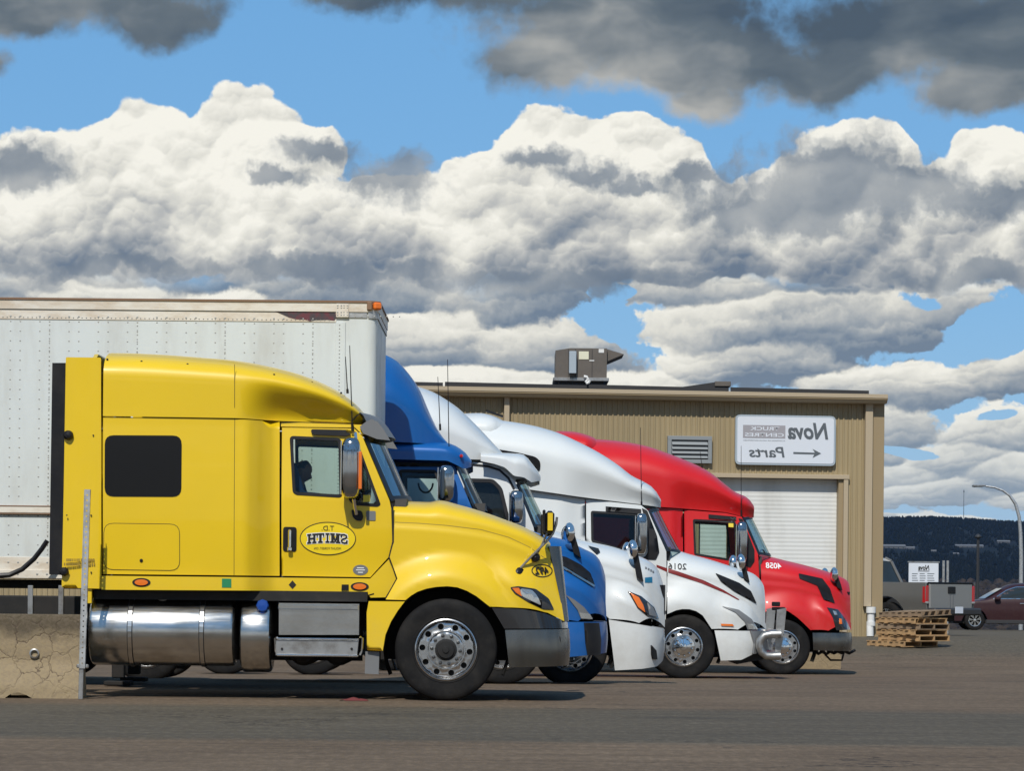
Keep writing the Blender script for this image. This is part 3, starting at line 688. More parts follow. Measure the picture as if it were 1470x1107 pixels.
# ------------------------------------------------------------------ yellow tractor
def yellow_truck():
    T = Truck('semi_truck', 'yellow sleeper semi truck with oval door emblem, parked foremost in the row', 32.0, (640, 934), .515, 'semi trucks parked in a row')
    n = T.n
    xs = lambda p: n(p, 900)[0]
    x340, x398 = xs(346), xs(394); zroof = n(400, 600)[1]; zbelt = n(400, 715)[1]
    Wb = lambda x: 1.245-.22*ss(x, x340, x398)
    def ysl(x, z): return Wb(x)+.02*math.sin(math.pi*min(1, max(0, (z-1.1)/1.7)))
    def ycab(x, z): return Wb(x)+.02*math.sin(math.pi*min(1, max(0, (z-1.1)/1.7)))*(1-ss(x, x340, x398))+.025*ss(z, 1.2, 1.75)-.085*max(0, (z-zbelt)/(zroof-zbelt))
    tk = lambda x: .25*ss(x, xs(336), xs(400))*(1-.55*ss(x, xs(440), xs(515)))
    T.wrap('roof_fairing', [(148, 511), (190, 511.4), (240, 513.5), (300, 518), (345, 522), (390, 530), (430, 540), (465, 553), (492, 567), (512, 582), (522, 593), (526, 602)],
           [(148, 597.5), (340, 600.5), (440, 604), (519, 607), (527, 606)], [(140, 1.26), (340, 1.26), (420, 1.23), (480, 1.12), (508, .98), (520, .84), (527, .55)], 'yellow', .52, 3.0, tk, h=.06)
    T.side('sleeper_side', [(148, 599), (337, 602), (399, 604), (399, 827), (148, 824.5)], 'yellow', ysl, rim=.02)
    T.side('side_extender', [(94, 512.5), (145, 513.5), (145.5, 845.5), (88, 844), (91, 700)], 'yellow', lambda x, z: 1.225+.03*ss(x, xs(95), xs(140)), r=.015)
    T.side('rubber_flap', [(74, 520.5), (93, 520.5), (89.5, 826), (69.5, 825)], 'plastic', lambda x, z: 1.2)
    T.side('side_skirt', [(146.5, 827), (399, 829.5), (530, 831), (557, 803), (562, 812), (568, 831), (552, 858), (531, 858.5), (524, 850), (400, 848.5), (146, 847)], 'yellow', lambda x, z: Wb(x)+.035-.02*ss(x, xs(400), xs(540)))
    T.rear_wall(150, 513, 1.22, 'yellow')
    hood_gap = lambda x, z: Wb(x)
    # door with main and quarter window
    win = T.window([(413, 624), (488, 627.5), (490, 714), (423, 710), (418, 706)], ycab, (-1,), r=.045, fw=.03)
    winf = T.window([(404, 624), (488, 627.5), (490, 714), (409, 710), (405, 706)], ycab, (1,), r=.045, fw=.02)
    qw = T.window([(494, 629), (511, 631), (519, 652), (545.5, 724), (541, 727), (507, 725), (499, 718)], ycab, r=.035, fw=.03)
    dol = [(402, 612), (507, 613.5), (518, 624), (558, 718), (560.5, 730), (562, 778), (556.5, 800), (530, 829), (402, 827)]
    for sd_, nm in ((-1, 'door'), (1, 'door')):
        T.side(nm, dol, 'yellow', ycab, [], (sd_,)) if False else skin(nm, T.N(dol), lambda x, z: (x, ycab(x, z), z), 'yellow', T.root, [win if sd_ < 0 else winf, qw], (sd_,), .08, .02)
    T.side('cab_header', [(400.5, 604), (520, 608), (526, 621), (518.5, 622.5), (508, 612), (400.5, 610.5)], 'yellow', ycab)
    MB().grid([[(n(400, 607)[0], -.98, zroof), (n(400, 607)[0], .98, zroof)], [(n(522, 607)[0], -.95, zroof-.03), (n(522, 607)[0], .95, zroof-.03)]], False).build('headliner', 'grey_plastic', T.root)
    T.windshield([(519, 622), (538, 668), (560, 719)], [(545, 618), (567, 665), (592, 721)], lambda t: ycab(xs(520), zroof)+.075*t+.008)
    # sun visor
    vis = MB(); P = [(521, 612), (531, 605), (541, 600), (549, 604), (557, 614), (568, 631)]
    Q = T.C(P); rows = []
    for a in [i/10 for i in range(-10, 11)]:
        k = 1-.22*abs(a)**2.5; dx = -.20*abs(a)**2.2; rows.append([(q[0]+dx*(.4+.6*j/5), a*1.0, q[1]) for j, q in enumerate(Q)])
    vis.grid(rows); side_v = T.N([(522, 611), (531, 604), (539, 600), (548, 604), (556, 614), (566, 631), (547, 629), (527, 621)])
    for sg in (-1, 1): vis.prism([(a-.05, b) for a, b in side_v], sg*.99, sg*1.02)
    vo = vis.build('sun_visor', 'grey_plastic', T.root)
    # hood with flared fender
    crease = [(555, 747), (620, 751), (700, 762), (750, 778), (790, 802), (815, 830)]
    top = [(552, 720), (590, 721), (618, 722), (632, 719.5), (660, 726), (697, 737), (725, 747), (751, 757), (772, 768), (786, 777), (793, 784)]
    arch = [(551, 859), (568, 832), (580, 864.0)]
    wcx, wcz = T.wc
    def fl(x, z, a):
        r = math.hypot(x-wcx, (z-wcz)*1.0); rad = 1-ss(r, .70, 1.02)
        front = .85*ss(x, wcx+.25, wcx+.75)*ss(a-z, .16, .50)*(1-.3*ss(x, xs(740), xs(815)))
        return .15*max(rad, front, .35*rad+.75*front)*ss(a-z, -.02, .12)+.02*ss(a-z, 0., .1)
    ol = T.N([(563.5, 722), (564, 779), (558.5, 800), (570, 831), (553.5, 861), (582, 862), (590, 855.5), (599, 850), (612, 845.5), (626, 843), (642, 842), (656, 843.5), (670, 848.5), (684, 856.5), (696, 866), (703, 871.5), (725, 872.5), (750, 873.5), (782, 879.5), (811, 893), (806, 860), (799, 825), (791, 790)])
    zs_ = pch(T.N(crease))
    o, Fh, zsf, Wh = T.wrap('hood', top, None, [(555, 1.06), (620, 1.05), (700, 1.0), (760, .92), (795, .82), (815, .78)], 'yellow', nn=3.2, crease=crease, flare=fl, outline=[(x, min(z, zs_(x)-.001)) for x, z in ol], h=.045)
    def yh(x, z):
        a = zsf(x)
        if z <= a: return Fh(x, z-a)[1]
        lo, hi = 0., 1.
        for _ in range(24):
            md = (lo+hi)/2
            if Fh(x, md)[2] < z: lo = md
            else: hi = md
        return Fh(x, lo)[1]
    T.seam([(566, 749.5), (600, 751), (640, 754), (690, 760), (730, 771), (760, 785), (785, 803)], yh, .007, (-1, 1), .0012, 'worn_and_shade', 'crease_shade')  # darker yellow strip paints in the shade line of the crease
    T.seam([(562.6, 722), (563.3, 750), (563.3, 778), (557.8, 800), (563, 813), (569, 831), (553, 860)], lambda x, z: ycab(x, min(z, 2.))+.035, .018, (-1,), .0, 'dark', 'hood_gap')
    # front: chrome grille surround, dark mesh and bars
    g0, g1 = n(790, 785), n(811, 893); f0, f1 = n(806, 792, .6), n(816, 896, .6)
    zt_, zb_ = (lambda x: g0[1]), (lambda x: g1[1])
    T.band('grille', g0[0]-.02, f0[0]-.02, lambda t: .80+.04*t, zt_, zb_, 'dark', 2.6, g1[0]-.03, f1[0]-.03)
    sr = T.band('grille_surround', g0[0]-.01, f0[0], lambda t: .825+.045*t, lambda x: g0[1]+.01, lambda x: g1[1], 'bumper_steel', 7, g1[0]+.005, f1[0]+.005, seg=10)
    T.side('fender_skirt', [(529, 863.5), (581, 864), (571, 877), (561, 893), (553, 912), (549, 935), (526.5, 934), (526, 880)], 'yellow', lambda x, z: 1.2+.05*ss(x, xs(530), xs(575)))
    T.side('mud_flap', [(524, 936), (544, 936.5), (543, 969), (523, 968)], 'grey_plastic', lambda x, z: 1.16, rim=.03)
    hd = lambda x, z: yh(x, z)
    hl = [(732, 843.5), (744, 842), (769, 846), (788, 860), (796, 876.5), (780, 875.5), (758, 865), (739, 853)]
    for sg in (-1, 1):
        a = T.decal('headlight', hl, 'black_paint', hd, .006, (sg,), r=.02)
        T.decal('headlight_reflector', [(746, 845), (764, 848), (772, 858), (777, 870), (760, 862), (748, 856)], 'lamp', hd, .012, (sg,), r=.03, parent=a)
        T.decal('turn_signal', [(735, 844.5), (745, 844.5), (749, 857), (741, 851.5)], 'amber', hd, .012, (sg,), r=.01, parent=a)
    # bumper: black upper valance, bright lower face
    zc = lambda pts: lin([n(*p) for p in pts])
    T.band('bumper_valance', n(706, 880)[0], n(817, 900)[0], 1.17, zc([(704, 873), (750, 875), (782, 881), (817, 895)]), zc([(704, 903), (818, 903)]), 'black_paint', 4.5, n(724, 900)[0], n(818, 900)[0])
    T.band('bumper', n(725, 905)[0], n(819, 905)[0], 1.2, zc([(725, 905), (819, 904)]), zc([(725, 959), (819, 957)]), 'bumper_steel', 5, n(731, 958)[0], n(819, 958)[0], .012)
    T.decal('tow_hole', [(803, 915), (812, 916), (813, 930), (807, 928), (804, 922)], 'dark', T.band_y(n(725, 905)[0], n(819, 905)[0], 1.2, zc([(725, 905), (819, 904)]), zc([(725, 959), (819, 957)]), 5, n(731, 958)[0], n(819, 958)[0], .012), .008, (-1, 1))
    # seams, small door fittings
    T.seam([(337, 523), (337, 601), (336, 826)], lambda x, z: max(ysl(x, z), 1.262 if z > zroof else 0), .005, name='panel_gap')
    for p in ((155, 518), (204, 521), (270, 525), (336, 532), (394, 540), (447, 550), (489, 565)):
        x, z = n(*p, .15); MB().lathe([(.012, -.012), (.011, -.02), (.001, -.022)], (x, -1.14 if p[0] < 420 else -1.0, z+.01), 'y', 8).build('roof_bolt', 'plastic', T.root)
    sw = T.decal('sleeper_window', [(150.5, 625), (261, 625.5), (260.5, 713.5), (150.5, 713)], 'tint', ysl, .006, (-1, 1), r=.09)
    lk = T.N([(149, 751), (258.5, 752.5), (258.5, 820), (148.5, 818.5)]); lr = rounded(lk, .1)
    skin('locker_door', inset(lr, .006), lambda x, z: (x, ysl(x, z), z), 'yellow', T.root, (), (-1, 1), .1, .012, .005)
    skin('locker_seal', lr, lambda x, z: (x, ysl(x, z), z), 'dark', T.root, [inset(lr, .008)], (-1, 1), .1, .0, .003)
    for p, r_ in (((203, 805), .018), ((96, 740), .008), ((131, 740), .008), ((134, 625), .008), ((98, 821), .008), ((131, 822), .008)):
        x, z = n(*p); MB().lathe([(r_, -.0), (r_*.9, -.012), (.001, -.014)], (x, -ysl(x, z)-.002 if p[0] > 146 else -1.255, z), 'y', 10).build('lock', 'plastic', T.root)
    x, z = n(98, 625); MB().lathe([(.05, -1.2), (.05, -1.26), (.03, -1.285), (.001, -1.29)], (x, 0, z), 'y', 14).build('flap_bumper', 'plastic', T.root)
    x, z = n(92, 821); MB().lathe([(.045, -1.2), (.045, -1.27), (.03, -1.29), (.001, -1.295)], (x, 0, z), 'y', 14).build('flap_bumper', 'plastic', T.root)
    sk = lambda x, z: Wb(x)+.035-.02*ss(x, xs(400), xs(540))
    for cx, cy in ((203.5, 836.5), (515, 842.5)):
        x, z = n(cx, cy)
        b = skin('marker_lamp', oval(x, z, .092, .044), lambda a, c: (a, sk(a, c), c), 'dark', T.root, (), (-1,), .1, .004, .006)
        skin('lens', oval(x, z, .066, .03), lambda a, c: (a, sk(a, c)+.012-.25*((a-x)**2+(c-z)**2), c), 'amber', b, (), (-1,), .03, .004, .006)
    T.decal('sticker', [(319, 831), (332.5, 831.2), (332.5, 844), (319, 843.8)], 'green_sticker', sk, .004)
    T.letters('✚', 325.7, 837.4, .05, .05, sk, 'white_dot', off=.007) if False else None
    T.decal('sticker', [(412.5, 840), (418, 833.5), (423.5, 840), (418, 846)], 'black_ink', sk, .004)
    T.decal('side_socket', [(489, 839.5), (499, 839.5), (499, 848), (488.5, 848)], 'plastic', sk, .01)
    T.decal('badge', [(q[0], q[1]) for q in [(516+11*math.cos(a), 818.5+7.6*math.sin(a)) for a in [2*math.pi*i/20 for i in range(20)]]], 'grey_plastic', ycab, .004)
    for k, w in ((815.5, .07), (818.5, .09), (822, .05)):
        x, z = n(516, k); MB().box((x, -ycab(x, z)-.0065, z), (w, .002, .009)).build('badge_line', 'white_dot', T.root)
    hb = T.decal('door_handle', [(404.5, 756), (424, 756.5), (423.5, 792), (404, 791.5)], 'plastic', ycab, .008, r=.03)
    x, z = n(414, 774); MB().box((x, -ycab(x, z)-.035, z), (.03, .035, .2), .012).box((x, -ycab(x, z)-.04, z-.1), (.045, .03, .045), .01).build('handle_lever', 'chrome', hb)
    T.decal('window_vent', [(445, 615), (500, 616), (502, 622), (496, 625), (448, 623), (444, 619)], 'plastic', ycab, .03, r=.02, rim=.03)
    T.decal('side_repeater', [(524.5, 733), (538, 733.3), (538, 747), (524.5, 746.5)], 'grey_plastic', ycab, .008, r=.012)
    b = T.decal('mirror_mount', [(503, 731), (518, 733), (520.5, 742), (518, 748), (510, 747), (505, 742)], 'plastic', ycab, .04, r=.02, rim=.04)
    # emblem on the door
    ox, oz = n(469, 773); yd = ycab(ox, oz)+.003
    em = skin('door_emblem', oval(ox, oz, .278, .162, 40), lambda x, z: (x, ycab(x, z), z), 'emblem', T.root, (), (-1,), .1, .002, .003)
    skin('emblem_ring', oval(ox, oz, .284, .168, 44), lambda x, z: (x, ycab(x, z), z), 'black_ink', em, [oval(ox, oz, .276, .160, 44)], (-1,), .1, .001, .0055)
    T.letters('T.D.', 469, 758, .125, .048, ycab, off=.006, par=em)
    arc = MB(); arcw = MB(); k = 0
    def slab(ch, x0, w, h, zb):
        s_ = w*.27; t = h*.17; q = []
        bx = lambda a, b, c, d: q.append([(a, b), (c, b), (c, d), (a, d)])
        if ch in 'HM':
            bx(w*.06, 0, w*.06+s_, h); bx(w*.94-s_, 0, w*.94, h)
            for a in (w*.06+s_/2, w*.94-s_/2):
                for b in (0, h-t): bx(a-s_*.95, b, a+s_*.95, b+t)
        if ch == 'H': bx(w*.06, h*.42, w*.94, h*.60)
        if ch == 'M': q.append([(w*.06, h), (w*.06+s_, h), (w*.5, h*.42), (w*.94-s_, h), (w*.94, h), (w*.56, h*.12), (w*.44, h*.12)])
        if ch == 'I': bx(w*.5-s_*.6, 0, w*.5+s_*.6, h); bx(w*.1, 0, w*.9, t); bx(w*.1, h-t, w*.9, h)
        if ch == 'T': bx(w*.5-s_*.6, 0, w*.5+s_*.6, h); bx(w*.2, 0, w*.8, t); bx(0, h-t, w, h); bx(0, h*.62, s_*.6, h); bx(w-s_*.6, h*.62, w, h)
        if ch == 'S':
            pts = [(w*.9, h*.72), (w*.82, h*.9), (w*.5, h*.93), (w*.2, h*.86), (w*.14, h*.7), (w*.3, h*.57), (w*.68, h*.45), (w*.86, h*.3), (w*.78, h*.12), (w*.5, h*.06), (w*.2, h*.1), (w*.1, h*.28)]
            for a, b in zip(pts, pts[1:]):
                d = Vector((b[0]-a[0], b[1]-a[1])).normalized()*h*.05; nn_ = Vector((-d[1], d[0])).normalized()*h*.085
                q.append([(a[0]-d[0]+nn_[0], a[1]-d[1]+nn_[1]), (a[0]-d[0]-nn_[0], a[1]-d[1]-nn_[1]), (b[0]+d[0]-nn_[0], b[1]+d[1]-nn_[1]), (b[0]+d[0]+nn_[0], b[1]+d[1]+nn_[1])])
            bx(w*.78, h*.6, w*.98, h*.98); bx(0, h*.02, w*.2, h*.4)
        return q
    cur = .2
    for ch, w in zip('SMITH', (.072, .094, .052, .078, .084)):
        for q in slab(ch, 0, w, .098, 0):
            k += 1; P = []
            for (a, b) in q:
                xx = cur-a-.0; fr = (cur-a)/.2; P.append((ox+xx, oz-.055+b+.012*(1-fr*fr)))
            v_, tr = cdt(P); arc.add([(p[0], -ycab(p[0], p[1])-.0075-.0002*k/3, p[1]) for p in v_], tr)
            C_ = (sum(p[0] for p in P)/len(P), sum(p[1] for p in P)/len(P)); P2 = [(p[0]+(.007 if p[0] > C_[0] else -.007), p[1]+(.007 if p[1] > C_[1] else -.007)) for p in P]
            v_, tr = cdt(P2); arcw.add([(p[0], -ycab(p[0], p[1])-.0045-.0001*k/3, p[1]) for p in v_], tr)
        cur -= w+.006
    arcw.build('lettering', 'white_dot', em); arc.build('lettering', 'black_ink', em)
    T.letters('MOUNT FOREST, ON', 468.5, 787.5, .27, .026, ycab, off=.006, par=em); T.letters('SINCE 1945', 469, 781, .12, .012, ycab, off=.006, par=em) if False else None
    # number on the hood
    hx, hz = n(778.5, 819.5)
    e2 = skin('number_plate', oval(hx, hz, .108, .068, 32), lambda x, z: (x, yh(x, z), z), 'black_ink', T.root, [oval(hx, hz, .098, .058, 32)], (-1,), .06, .002, .004)
    lt = T.letters('492', 778.5, 819.5, .135, .078, yh, bold=.03, par=e2); lt.location.y = 0
    for v in lt.data.vertices: v.co.y = -yh(hx+v.co.x, hz+v.co.z)-.012
    # worn lettering low on the side extender
    for tx, py in (('DANGER', 805), ('KEEP CLEAR', 811)): pass
    for k, (a, b, py) in enumerate(((95, 135, 804.5), (91.5, 135.5, 810.5))):
        px = a
        while px < b:
            x, z = n(px+1.4, py); MB().box((x, -1.262, z), (random.uniform(.012, .02), .002, .03)).build('worn_letter', 'worn_and_shade', T.root); px += random.uniform(2.6, 3.6)
    # mirrors
    T.mirror(((490.5, 628), (517.5, 716)), 1.13, depth=.24)
    a = n(516.5, 672); MB().box((a[0]+.01, -1.36, a[1]-.03), (.035, .02, .38), .008).build('marker_lamp', 'amber', T.root)
    m = MB(); p0, p1, p2 = n(497, 618), n(510, 622), n(512, 640)
    m.tube([(p0[0], -1.08, p0[1]), (p1[0], -1.22, p1[1]), (p2[0], -1.26, p2[1])], .016, 8); m.build('mirror_bracket', 'chrome', T.root); m = MB(); q0, q1 = n(508, 716), n(511, 738); m.tube([(q0[0], -1.25, q0[1]), (q1[0], -1.15, q1[1])], .018, 8)
    m.build('mirror_bracket', 'chrome', T.root)
    # hood mirrors on their tripod arms
    for sg in (-1, 1):
        m = MB(); f = lambda px, py, y: (n(px, py)[0], sg*y, n(px, py)[1])
        b0, b1, t1, t2 = f(741, 822, .98), f(768, 801, .95), f(799, 752, 1.02), f(789, 765, 1.02)
        m.tube([b0, f(760, 802, 1.0), f(785, 777, 1.02), f(794, 766, 1.03), t1, f(800, 742, 1.03)], .013, 7); m.tube([b1, f(774, 790, .99), f(781, 776, 1.02), f(785, 766, 1.03)], .011, 7)
        o = m.build('hood_mirror_arm', 'dull_steel', T.root)
        fm = MB(); fx, fz = n(743, 823); fm.lathe([(.001, -1.04), (.03, -1.03), (.075, -.985), (.08, -.95)] if sg < 0 else [(.001, 1.04), (.03, 1.03), (.075, .985), (.08, .95)], (fx, 0, fz), 'y', 12); fx, fz = n(769, 800); fm.lathe([(.001, sg*1.0), (.045, sg*.98), (.05, sg*.93)], (fx, 0, fz), 'y', 12); fm.build('arm_foot', 'plastic', o)
        mh = MB(); c0, c1 = n(783, 733), n(796, 765); mh.box(((c0[0]+c1[0])/2, sg*1.06, (c0[1]+c1[1])/2), (c1[0]-c0[0], .16, c0[1]-c1[1]), .03); mh.build('hood_mirror', 'plastic', o); MB().box(((c0[0]+c1[0])/2+.004, sg*1.141, (c0[1]+c1[1])/2), (.052, .006, (c0[1]-c1[1])*.8), .002).build('mirror_reflection', 'yellow', o)  # yellow inset paints the hood's reflection onto the mirror
        mk = MB(); mk.box((c0[0]-.012, sg*1.06, (c0[1]+c1[1])/2), (.03, .17, c0[1]-c1[1]+.02), .01); mk.build('mirror_back', 'plastic', o)
    # antennas
    T.antenna((506, 622), (502, 496), -1.0); T.antenna((499, 565), (496, 512), -.2)
    # tank, reservoir, steps
    def tank(px0, px1, py0, py1, nm, y=-.93, strap=()):
        (x0, z1), (x1, z0) = n(px0, py0), n(px1, py1); r_ = (z1-z0)/2; cz = (z0+z1)/2
        m = MB(); prof = [(.001, x0), (r_*.9, x0+.004), (r_*.98, x0+.02), (r_, x0+.04), (r_, x1-.04), (r_*.98, x1-.02), (r_*.9, x1-.004), (.001, x1)]
        m.lathe(prof, (0, -1.25+r_, cz), 'x', 40); o = m.build(nm, 'brushed', T.root, sharp=25)
        for p in strap:
            xx = n(p, 900)[0]; s_ = MB(); s_.lathe([(r_+.004, xx-.022), (r_+.011, xx-.02), (r_+.011, xx+.02), (r_+.004, xx+.022)], (0, -1.25+r_, cz), 'x', 40, smooth=False); s_.build('tank_strap', 'brushed', o)
            for e in (-.024, .024): MB().lathe([(r_+.002, xx+e-.004), (r_+.008, xx+e), (r_+.002, xx+e+.004)], (0, -1.25+r_, cz), 'x', 40).build('strap_rubber', 'dark', o)
        return o, r_, cz
    ft, r_, cz = tank(126, 335, 857, 958, 'fuel_tank', strap=(186, 289))
    fx, fz = n(230, 862); MB().lathe([(.055, -.02), (.055, .05), (.045, .07), (.001, .075)], (fx, -1.25+r_*.72, cz+r_*.93), 'z', 14).tube([(fx-.05, -1.25+r_*.72, cz+r_*.99), (fx+.05, -1.25+r_*.72, cz+r_*.99)], .012, 6).build('filler_cap', 'dull_steel', ft)
    dt, r2, cz2 = tank(343, 388, 858, 967, 'reservoir')
    bx_, bz_ = n(376, 870); m = MB(); m.lathe([(.06, 0.03), (.065, -.01), (.055, -.03), (.001, -.035)], (bx_, -1.17, bz_), 'y', 8, smooth=False).box((bx_, -1.15, bz_-.06), (.05, .06, .06), .01).build('blue_cap', 'blue_cap', dt)
    pl = T.N([(399, 867), (515, 869), (515, 878), (399, 876)]); y0 = -1.2
    st = MB(); st.prism(T.N([(400, 866), (515.5, 867.5), (515, 912), (400, 912)]), -1.22, -.85); o = st.build('step_box', 'brushed', T.root)
    MB().box(((n(457, 870)[0]), -1.235, n(457, 872)[1]), (.81, .03, .05), .008).build('step_edge', 'brushed', o)
    st = MB(); st.prism(T.N([(397, 916), (515, 918), (512, 944), (396, 941)]), -1.27, -1.05); st.build('lower_step', 'dull_steel', o)
    MB().box((n(456, 917.5)[0], -1.262, n(456, 918)[1]), (.83, .05, .022), .006).build('tread_edge', 'chrome', o)
    MB().box((n(456, 941.5)[0], -1.268, n(456, 941.5)[1]), (.82, .05, .02), .006).build('tread_edge', 'chrome', o)
    for px in (405, 505): fx, fz = n(px, 932); MB().lathe([(.014, -1.27), (.012, -1.28), (.001, -1.282)], (fx, 0, fz), 'y', 8).build('step_bolt', 'dark', o)
    for px, sg in ((398, -1), (516, 1)):
        a, b, c_, d_ = n(px, 915), n(px+sg*4, 917), n(px+sg*3, 935), n(px, 941); MB().tube([(a[0], -1.2, a[1]), (b[0], -1.2, b[1]), (c_[0], -1.2, c_[1]), (d_[0], -1.2, d_[1])], .012, 6).build('step_bracket', 'chrome', o)
    for px in (431, 482):
        fx, fz = n(px, 936); MB().lathe([(.001, -.8), (.12, -.78), (.155, -.7), (.155, .1), (.12, .16), (.001, .18)], (fx, 0, fz), 'y', 20).build('air_tank', 'dark', T.root)
    # under-cab clutter
    cl = MB()
    for k in range(9):
        px = random.uniform(250, 520); a, b = n(px, random.uniform(850, 858)), n(px+random.uniform(20, 60), random.uniform(850, 862)); yy = random.uniform(-1.1, -.8); cl.tube([(a[0], yy, a[1]), ((a[0]+b[0])/2, yy, min(a[1], b[1])-.03), (b[0], yy, b[1])], .014, 6)
    cl.build('hoses', 'plastic', T.root)
    br = MB(); a = n(150, 852)
    br.box((n(330, 851)[0], -.55, n(330, 851)[1]-.03), (2.75, 1.2, .10)); br.box((n(330, 900)[0], -.5, n(330, 900)[1]), (2.6, .04, .7)); br.build('cab_base_blackout', 'dark', T.root)  # cab base, its dark slab widened to blacken the gap under the skirt
    T.chassis(T.wc[0]-7.6, n(800, 900)[0], 560)
    for px in (27, 72): a, b = n(px, 851), n(px, 882); MB().box((a[0], -.475, (a[1]+b[1])/2+.02), (.055, .02, .32), .004).build('frame_bracket', 'dull_steel', T.root)
    T.cab_inside(n(150, 800)[0], n(575, 800)[0], n(400, 830)[1], n(400, 722)[1], n(428, 700)[0]-.02, .96)
    T.wheels(WS, WS, yo=1.085)
    a, b = n(548, 712), n(541, 719); T.decal('sticker', [(520, 710), (530, 710), (530, 720), (520, 720)], 'yellow_sticker', ycab, -.003)
    return T, ycab
M['emblem'] = pmat('emblem_yellow', (.82, .60, .01), .4); M['worn_and_shade'] = pmat('worn_lettering_crease_shade', (.30, .20, .02), .6)
YT, YCAB = yellow_truck()
# ------------------------------------------------------------------ the four tractors behind
def blue_truck():
    T = Truck('semi_truck', 'blue sleeper semi truck with black hood vents and black bumper inserts', 38.8, (721, 926.5), .49, 'semi trucks parked in a row')
    n = T.n; xs = lambda p: n(p, 900)[0]; zr = n(600, 660)[1]; zb = n(600, 722)[1]
    Wb = lambda x: 1.25-.17*ss(x, xs(520), xs(560))
    yc = lambda x, z: Wb(x)-.09*max(0, (z-zb)/(zr-zb))
    T.wrap('roof_fairing', [(430, 499), (500, 500), (552, 510), (569, 518), (583, 532), (602, 559), (618, 596), (630, 620), (643, 637)], [(430, 634), (560, 634), (643, 637)],
           [(430, 1.25), (540, 1.22), (590, 1.12), (620, .98), (643, .78)], 'blue', .46, 2.2, h=.07)
    T.wrap('roof_cap', [(430, 633), (552, 634), (632, 636), (650, 640), (663, 647), (672, 655), (678, 664)], [(430, 659), (560, 659), (642, 661), (655, 667), (666, 673), (678, 668)], [(430, 1.23), (560, 1.17), (640, 1.15), (660, 1.08), (672, .92), (678, .7)], 'blue', .3, 3.2, h=.06)
    T.side('sleeper_side', [(430, 661), (556, 661), (556, 890), (430, 890)], 'blue', yc)
    win = T.window([(572, 673), (626, 674), (640, 716), (640, 727), (572, 725)], yc, r=.04)
    T.side('door', [(558, 662), (640, 663), (654, 669), (680, 731), (684, 760), (684, 888), (558, 888)], 'blue', yc, sides=(-1, 1)) if False else [skin('door', T.N([(558, 662), (640, 663), (652, 669), (678, 731), (682, 770), (664, 888), (558, 888)]), lambda x, z: (x, yc(x, z), z), 'blue', T.root, [win], (q,), .09, .02) for q in (-1, 1)]
    T.decal('drip_rail', [(560, 663), (642, 664), (642, 669.5), (560, 669)], 'plastic', yc, .02, (-1, 1))
    T.windshield([(654, 669), (668, 702), (680, 731)], [(668, 668), (684, 702), (700, 735)], lambda t: 1.0+.075*t)
    crease = [(670, 775), (740, 780), (800, 790), (840, 806), (868, 840), (880, 880)]
    top = [(676, 742), (720, 748), (780, 768), (812, 776), (837, 788), (853, 796), (862, 807), (868, 826), (871, 850), (872, 862)]
    fl = T.flare([(676, 1.07), (740, 1.06), (800, 1.0), (840, .88), (862, .74), (874, .6)], xs(782), xs(875.5), 3.4)
    ol = T.N([(686, 770), (680, 866), (690, 860), (706, 856), (722, 855), (740, 857), (758, 865), (772, 878), (780, 892), (830, 892.5), (873, 893), (872.5, 880), (871.5, 866)])
    zs_ = pch(T.N(crease))
    o, F1, zsf, W1 = T.wrap('hood', top, None, [(676, 1.07), (740, 1.06), (800, 1.0), (840, .88), (862, .74), (874, .6)], 'blue', nn=2.4, crease=crease, flare=fl, outline=[(x, min(z, zs_(x)-.001)) for x, z in ol], h=.045)
    yh = hood_y(F1, zsf)
    T.decal('hood_vent', [(795, 796), (813, 800), (834, 811), (848, 823), (854, 841), (834, 831), (810, 815)], 'plastic', yh, .014, (-1, 1), r=.02, h=.035)
    T.decal('vent_trim', [(800, 810), (808, 814), (834, 830), (854, 841.5), (852, 843.5), (834, 833), (808, 817.5), (800, 812)], 'brushed', yh, .018, (-1, 1), h=.035)
    T.decal('headlight', [(812, 854), (824, 861), (838, 872), (851, 889), (846, 890.5), (834, 889.5), (829, 876)], 'grey_plastic', yh, .014, (-1, 1), r=.015, h=.035)
    T.decal('headlight_lens', [(831, 880), (846, 882), (850, 889.5), (834, 888.5)], 'lamp', yh, .02, (-1, 1), r=.01, h=.035)
    z = lambda pts: lin([n(*p) for p in pts])
    T.band('bumper', xs(782), xs(874.5), 1.2, z([(782, 893), (874, 894)]), z([(782, 946), (820, 943), (874, 939)]), 'blue', 3.4, n(792, 940)[0], bulge=.015)
    ybump = T.band_y(xs(782), xs(874.5), 1.2, z([(782, 893), (874, 894)]), z([(782, 946), (820, 943), (874, 939)]), 3.4, n(792, 940)[0], None, .015)
    T.decal('bumper_insert', [(838, 894.5), (860, 895), (863, 920), (862, 941.5), (843, 942), (840, 925)], 'plastic', ybump, .012, (-1, 1), h=.04)
    bl = [(xs(812), n(812, 895)[1])]
    mirror_set(T, yc, ((629, 668), (652, 722)), 1.1); hood_mirror(T, (811, 752), (835, 801), yh)
    T.antenna((645, 668), (642.5, 516), -1.05); T.antenna((632, 618), (628.5, 541), -.4)
    e = n(662, 654); MB().lathe([(.001, -1.13), (.02, -1.125), (.024, -1.08)], (e[0], 0, e[1]), 'y', 10).build('marker_lamp', 'red_lens', T.root)
    common(T, n(690, 760)[0], n(860, 900)[0], n(440, 800)[0], n(690, 800)[0], n(600, 860)[1], n(600, 728)[1], n(590, 700)[0], WH)
    T.rear_wall(432, 500, 1.22, 'blue')
